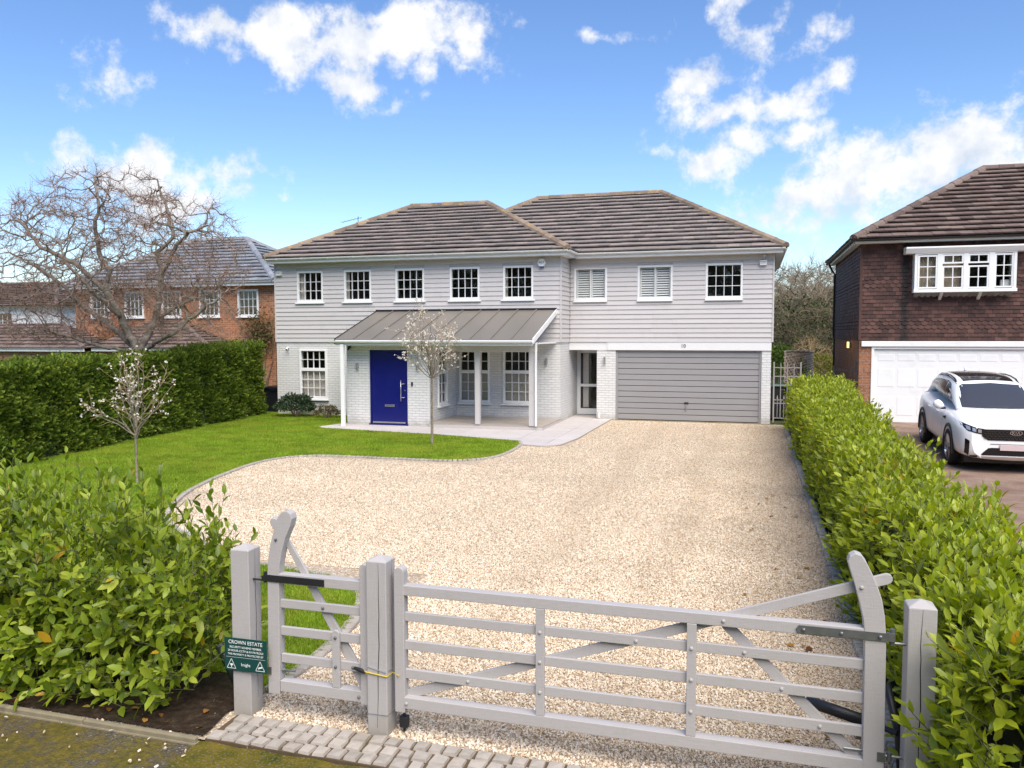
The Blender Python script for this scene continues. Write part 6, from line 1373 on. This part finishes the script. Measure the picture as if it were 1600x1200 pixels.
def rshoot(n, kind):
    y = 4.15+(23.5-4.15)*rg.uniform(0, 1, n)**1.15
    if kind == 'l': v = rg.uniform(.02, 1, n)**1.25; x = rx0(y)+.10-.03*(1-v); z = v*(rz(y)-.12); nr = np.tile([-1., 0, 0], (n, 1))
    elif kind == 'r': v = rg.uniform(.1, 1, n); x = rx1(y)-.12; z = v*(rz(y)-.1); nr = np.tile([1., 0, 0], (n, 1))
    elif kind == 't': x = rx0(y)+.08+(rx1(y)-rx0(y)-.16)*rg.uniform(0, 1, n); z = rz(y)-.16-rg.uniform(0, .1, n); nr = np.tile([0, 0, 1.], (n, 1))
    elif kind == 'n': y = 4.35+rg.uniform(-.1, .2, n); x = rg.uniform(1.05, 1.9, n); z = rg.uniform(.05, 1.1, n); nr = np.tile([0, -1., 0], (n, 1))
    else: y = 23.35+rg.uniform(-.15, .05, n); x = rg.uniform(1.05, 2.3, n); z = rg.uniform(.05, 1.3, n); nr = np.tile([0, 1., 0], (n, 1))
    return np.stack([x, y, z], 1), nr
S = [rshoot(1800, 'l'), rshoot(1900, 't'), rshoot(900, 'r'), rshoot(90, 'n'), rshoot(60, 'e')]; bs = np.concatenate([s[0] for s in S]); nr = np.concatenate([s[1] for s in S]); n = len(bs)
dd = unit(nr*.55+np.array([0, 0, .75])+rg.normal(0, .28, (n, 3))); Ls, st = shoots(bs, dd, rg.uniform(.16, .36, n), rg.integers(6, 11, n), .105, rg)
bt, nt = rshoot(240, 't'); dt = unit(nt+rg.normal(0, .22, bt.shape)); L3, st3 = shoots(bt, dt, rg.uniform(.32, .55, len(bt)), rg.integers(9, 13, len(bt)), .10, rg); Ls = [np.concatenate([a, c]) for a, c in zip(Ls, L3)]; st = joinVF([st, st3])
# a few shoots straggle in front of the right hand post
e0 = np.array([[1.05, 4.62, .25], [1.03, 4.6, .35], [1.06, 4.58, .5], [1.02, 4.66, .45]]); ed = unit(np.array([[-.55, -.25, .75], [-.6, -.1, .9], [-.25, -.3, .9], [-.7, 0, .6]])); L2, st2 = shoots(e0, ed, np.array([.30, .34, .3, .28]), np.array([8, 9, 8, 7]), .10, rg)
Ls = [np.concatenate([a, c]) for a, c in zip(Ls, L2)]; sub_mesh('stems', joinVF([st, st2]), STEM, HR)['kind'] = 'stuff'; laurel_leaves(HR, Ls, LAUR)
# left shrubs
HL = thing('laurel_shrub', (-5.2, 5.3, 0), 'large leafy laurel shrub behind the kerb left of the sign post', 'shrub'); rg = np.random.default_rng(41)
bs, dd, Ln, nl = [], [], [], []; main = []
for i in range(330):
    x = rg.uniform(-8.2, -3.85); y = rg.uniform(4.78, 5.9); hmax = np.interp(x, [-9, -6, -5.2, -4.5, -4.2, -4.0, -3.8], [1.5, 1.5, 1.46, 1.46, 1.25, 1.02, .85])*(rg.uniform(.6, 1.03) if y < 5.1 else rg.uniform(.8, 1.1))*(.82 if y < 4.95 else 1)
    x0 = x+rg.normal(0, .06); lean = np.array([rg.normal(0, .10), rg.normal(-.12, .12), 1.]); lean[0] -= .06 if x > -4.2 else 0; d = unit(lean); base = np.array([x0, y, 0.]); m = int(hmax/.075); bs.append(base+d*.12); dd.append(d); Ln.append(hmax-.12); nl.append(int(m*1.15))
    for k in range(rg.integers(2, 5)):
        h = rg.uniform(.12, .8)*hmax; o = unit(np.array([rg.normal(0, 1), rg.normal(-.5, .8), .55])); bs.append(base+d*h); dd.append(o); Ln.append(rg.uniform(.18, .40)); nl.append(rg.integers(5, 9))
for i in range(420):
    x = rg.uniform(-7.5, -3.8); z = rg.uniform(.03, .95)**1.25; bs.append(np.array([x, 4.84+rg.uniform(-.14, .1)-.16*(z < .45), z])); dd.append(unit(np.array([rg.normal(0, .5), -.8, rg.uniform(-.15, .7)]))); Ln.append(rg.uniform(.14, .26)); nl.append(rg.integers(5, 8))
bs, dd, Ln, nl = np.array(bs), np.array(dd), np.array(Ln), np.array(nl); Ls, st = shoots(bs, dd, Ln, nl, .115, rg, 1.05)
sub_mesh('stems', st, STEM, HL)['kind'] = 'stuff'; laurel_leaves(HL, Ls, LAUR2)

# shrubs by the house wall -------------------------------------------------------------
RHO = leaf_mat('rhododendron_leaf', [(0, (.02, .04, .02)), (.6, (.04, .075, .035)), (1, (.10, .14, .08))], .4, .2, .4); SKI = leaf_mat('heather_leaf', [(0, (.05, .06, .02)), (.5, (.10, .09, .03)), (1, (.22, .13, .08))], .6, .2, .2)
def bush(name, c, rad, label, cat, mat, n, ls, seed, group=None, stems=9):
    r = thing(name, (c[0], c[1], 0), label, cat, group); rg = np.random.default_rng(seed); d = rand_dirs(n, rg); d[:, 2] = np.abs(d[:, 2])*1.0-.15; rr = rg.uniform(.55, 1, n)**.6*(1+.18*np.sin(d[:, 0]*7+seed)*np.cos(d[:, 1]*6)+.1*np.sin(d[:, 2]*11)); p = np.array(c)+d*rr[:, None]*np.array(rad); p[:, 2] = np.maximum(p[:, 2], .03)
    ld = unit(d*.8+rg.normal(0, .55, (n, 3))+np.array([0, 0, .25])); V, F = scatter(*LEAF4, p, frames(ld, unit(d+rg.normal(0, .5, (n, 3)))), rg.uniform(.6, 1.2, n)*ls); o = sub_mesh('crown', (V, F), mat, r, False); o['kind'] = 'stuff'
    b = MB()
    for k in range(stems): a = rg.uniform(0, 6.28); b.tube([(c[0]+.04*math.cos(a), c[1]+.04*math.sin(a), 0), (c[0]+rad[0]*.3*math.cos(a), c[1]+rad[1]*.3*math.sin(a), c[2]*.9), (c[0]+rad[0]*.7*math.cos(a), c[1]+rad[1]*.7*math.sin(a), c[2]+rad[2]*.4)], [.02, .013, .005], 5)
    b.build('stems', TWIG, r); return r
bush('evergreen_shrub', (-14.0, 22.85, .28), (.68, .45, .48), 'rounded dark evergreen shrub under the lower left window', 'shrub', RHO, 2600, .10, 3); bush('small_shrub', (-12.85, 22.8, .15), (.45, .35, .28), 'small reddish low shrub beside the entrance wall', 'shrub', SKI, 1600, .055, 5)
GLD = leaf_mat('golden_hedge_leaf', [(0, (.10, .11, .02)), (.6, (.20, .19, .03)), (1, (.30, .27, .06))], .6, .3, .2); GRN = leaf_mat('fresh_green_leaf', [(0, (.06, .13, .02)), (.6, (.12, .22, .03)), (1, (.20, .30, .05))], .5, .3, .3)
bush('garden_bush', (.95, 30.2, 1.3), (.75, .7, 1.05), 'bright green bush just behind the pale iron gate', 'shrub', GRN, 2600, .11, 8); bush('golden_bush', (2.5, 37.5, .85), (1.5, 1.2, 1.05), 'golden green clipped bush beyond the hurdle fence', 'shrub', GLD, 4500, .10, 9)
# creeper on the left brick house
CR = leaf_mat('russet_creeper_leaf', [(0, (.16, .04, .02)), (.5, (.26, .08, .03)), (1, (.22, .16, .05))], .7, .2, .2)
for (x, z, sx_, sz_, n, lab, mt) in ((-25.4, 2.35, .9, .9, 900, 'russet creeper on the brick house wall behind the bare tree', CR), (-18.6, 2.7, .75, .9, 900, 'dull green creeper on the brick wall beside the grey house', SKI)):
    r = thing('wall_creeper', (x, 27.95, .0), lab, 'climbing plant'); p = np.stack([x+rg.normal(0, sx_*.55, n), 27.9-rg.uniform(0, .12, n), z+rg.normal(0, sz_*.5, n)], 1); p = p[p[:, 2] > .3]; n = len(p); V, F = scatter(*LEAF4, p, frames(unit(rg.normal(0, .6, (n, 3))+np.array([0, -.4, -.5])), unit(rg.normal(0, .4, (n, 3))+np.array([0, -1., 0]))), rg.uniform(.08, .16, n)); sub_mesh('leaves', (V, F), mt, r, False)['kind'] = 'stuff'
    b = MB()
    for k in range(6): b.tube([(x+rg.normal(0, .1), 27.96, 0), (x+rg.normal(0, sx_*.4), 27.96, z*.6), (x+rg.normal(0, sx_*.7), 27.96, z+rg.uniform(0, sz_))], [.02, .015, .006], 5)
    b.build('stems', TWIG, r)

# woodland beyond the gap, conifer at left ------------------------------------------------
WB = bark_mat('wood_bark', (.07, .06, .05), (.15, .13, .10), 3.); WT = simple('wood_twig', (.24, .19, .13), .95, .25, 1.); IVY = leaf_mat('ivy_leaf', [(0, (.03, .05, .015)), (.6, (.06, .085, .025)), (1, (.12, .12, .04))], .6, .2, .2)
def wood_tree(seed, h, cw):
    rg = np.random.default_rng(seed); n = 900; u_ = rand_dirs(n, rg)*(rg.uniform(0, 1, (n, 1))**.4); A = np.array([0, 0, h*.62])+u_*np.array([cw, cw, h*.38]); P, par = colonise([[(0, 0, -.1), (rg.normal(0, .1), 0, h*.2), (rg.normal(0, .25), rg.normal(0, .2), h*.42), (rg.normal(0, .4), rg.normal(0, .4), h*.7)]], A, .42, 3.0, .6, .2, 70, seed)
    r_, ch = radii(P, par, .012, 2.3); r_ = np.minimum(r_, .17); wp = wood_parts(P, par, r_, (.05, .02)); (tv, tf), e = twigs(P, par, r_, ch, 7, .9, .011, seed, .03, .3, .4); lv = None
    k = rg.choice(len(e), 2600); k = k[e[k][:, 2] < h*.75]; V, F = scatter(*LEAF4, e[k]+rg.normal(0, .1, (len(k), 3)), frames(rand_dirs(len(k), rg), rand_dirs(len(k), rg)), rg.uniform(.12, .28, len(k)))
    thick = joinVF([x for x in (wp[1],) if x is not None]); return [('trunk', npmesh('trunk', *wp[0], WB, smooth=True)), ('branches', npmesh('branches', *thick, WB, smooth=True)), ('crown_twigs', npmesh('crown_twigs', *(lambda a: a)(joinVF([(wp[2][0], wp[2][1])])), WT)), ('fine_twigs', npmesh('fine_twigs', tv, tf, WT)), ('ivy', npmesh('ivy', V, F, IVY))]
WM = [wood_tree(s, 6.8, 2.6) for s in (51, 52, 53)]
spots = [(1.6, 42, 0, .86), (4.3, 44, 1, .86), (2.9, 49, 2, 1.0), (5.4, 53, 0, 1.0), (.9, 54, 1, 1.04), (3.9, 58, 0, 1.12), (-1.6, 47, 1, .95), (7.4, 48, 2, .9)]
tl = ['bare woodland tree closest to the corner of the grey house', 'bare woodland tree closest to the brown house downpipe', 'bare woodland tree in the middle of the gap between houses', 'far bare tree rising behind the one by the downpipe', 'far bare tree rising behind the one by the grey house', 'farthest tall bare tree in the middle of the gap', 'bare woodland tree mostly hidden behind the grey house', 'bare woodland tree mostly hidden behind the brown house']
for i, (x, y, k, s) in enumerate(spots):
    r = thing('woodland_tree', (x, y, -.06), tl[i], 'tree', 'woodland trees behind the houses', rz=i*1.3); r.scale = (s, s, s)
    for nm, me in WM[k]:
        o = bpy.data.objects.new(nm, me); COL.objects.link(o); o.parent = r; ORG[o] = ORG[r]
        if nm != 'trunk': o['kind'] = 'stuff'
TAN = thing('tan_bush', (2.6, 40, 0), 'pale tan twiggy bush at the edge of the wood', 'shrub'); rg = np.random.default_rng(77); n = 420; u_ = rand_dirs(n, rg)*(rg.uniform(.2, 1, (n, 1))**.5); u_[:, 2] = np.abs(u_[:, 2]); P, par = colonise([[(2.6, 40, -.05), (2.6, 40, .5)]], np.array([2.6, 40, .6])+u_*np.array([1.2, 1.1, 1.9]), .2, 1.6, .28, .2, 60, 7); r_, ch = radii(P, par, .008, 2.3); TT = simple('tan_twig', (.36, .25, .13), .95, .2, 1.); wp = wood_parts(P, par, np.minimum(r_, .09), (.03, .012)); sub_mesh('trunk', wp[0], TT, TAN); sub_mesh('branches', wp[1], TT, TAN); sub_mesh('crown_twigs', wp[2], TT, TAN); (tv, tf), e = twigs(P, par, r_, ch, 4, .5, .008, 3, .02, .4, .3); sub_mesh('fine_twigs', (tv, tf), TT, TAN)
def mass(name, label, boxes, mat, n, ls, seed):
    rg = np.random.default_rng(seed); V_ = []; P_ = []
    for x0, x1, y0, y1, z1 in boxes:
        m = n//len(boxes); x = rg.uniform(x0, x1, m); y = rg.uniform(y0, y1, m); top = z1*(.72+.16*np.sin(x*.55+seed)+.12*np.sin(x*1.7+y)); P_.append(np.stack([x, y, rg.uniform(0, 1, m)**.7*top], 1))
    p = np.concatenate(P_); n = len(p); V, F = scatter(*LEAF4, p, frames(rand_dirs(n, rg), rand_dirs(n, rg)), rg.uniform(.5, 1.3, n)*ls); o = place(name, npmesh(name, V, F, mat)); props(o, label, 'trees', kind='stuff')
WMASS = leaf_mat('far_wood', [(0, (.08, .07, .045)), (.5, (.13, .112, .07)), (1, (.19, .16, .10))], .9, .2, .05)
mass('far_woodland', 'far brown woodland mass behind the bare trees', [(-60, 60, 62, 72, 7.6)], WMASS, 42000, .6, 3); mass('far_woodland', 'far dark tree belt on the left skyline', [(-95, -48, 60, 75, 5.5)], WMASS, 6000, 1.0, 4)
mass('unseen_roadside_trees', 'unseen trees added across the road to darken the window reflections', [(-48, 48, -30, -22, 15)], IVY, 26000, 1.0, 6)  # out-of-view tree belt added so the panes mirror something dark
CF = thing('conifer_tree', (-39.5, 44, 0), 'narrow dark conifer standing behind the white house at far left', 'tree'); rg = np.random.default_rng(88); n = 2600; z = rg.uniform(.3, 6.9, n); a = rg.uniform(0, 6.28, n); q = (7-z)*.22*np.sqrt(rg.uniform(.1, 1, n))*(.7+.3*np.sin(z*9)); p = np.stack([-39.5+q*np.cos(a), 44+q*np.sin(a), z], 1); V, F = scatter(*SPRAY, p, frames(unit(np.stack([np.cos(a), np.sin(a), np.full(n, -.2)], 1)+rg.normal(0, .2, (n, 3))), np.tile([0, 0, 1.], (n, 1))), rg.uniform(.35, .6, n)); sub_mesh('crown', (V, F), THUJ, CF, False)['kind'] = 'stuff'; MB().tube([(-39.5, 44, 0), (-39.5, 44, 6.8)], [.14, .02], 8).build('trunk', WB, CF)

# fallen leaves, weeds and bits on drive and soil -----------------------------------------
FL = leaf_mat('dry_leaf', [(0, (.12, .05, .02)), (.5, (.26, .12, .03)), (1, (.42, .22, .05))], .8, .2, .1); me = npmesh('dry_leaf', np.array(LEAF8[0])*np.array([1, 1.5, 1.6]), np.array(LEAF8[1]), FL)
def fallen(n, xr, yr, label, grp, seed, pts=[]):
    rg = np.random.default_rng(seed); P_ = list(pts)+[(rg.uniform(*xr), rg.uniform(*yr)) for _ in range(n)]
    for x, y in P_: o = place('fallen_leaf', me, None, (x, y, .014)); o.rotation_euler = (rg.uniform(-.3, .3), rg.uniform(-.3, .3), rg.uniform(0, 6.28)); s = rg.uniform(.05, .085); o.scale = (s, s, s); props(o, label, 'leaf', grp)
fallen(34, (-.1, .85), (5.0, 14), 'dry brown fallen leaf on the gravel near the laurel hedge edging', 'fallen leaves along the hedge edging', 5)
fallen(0, (0, 0), (0, 0), 'single orange fallen leaf on the gravel behind the driveway gate', None, 6, [(-1.85, 5.9)])
fallen(40, (-6.8, -3.5), (4.42, 4.85), 'dry leaf lying on the bare soil in front of the laurel shrub', 'fallen leaves on the soil bed', 8)
stone_field('kerb_pebbles', [(-3.75, -3.42, 4.42, 5.0, 180), (-7, -3.6, 4.0, 4.34, 25), (-3.75, -3.4, 3.9, 4.4, 45), (-7, -3.5, 4.4, 5.0, 60)], bpy.data.materials['gravel_stone'], 'stray pale pebbles lying on the soil and kerb by the sign post', 'pebbles', None, .006, .016)
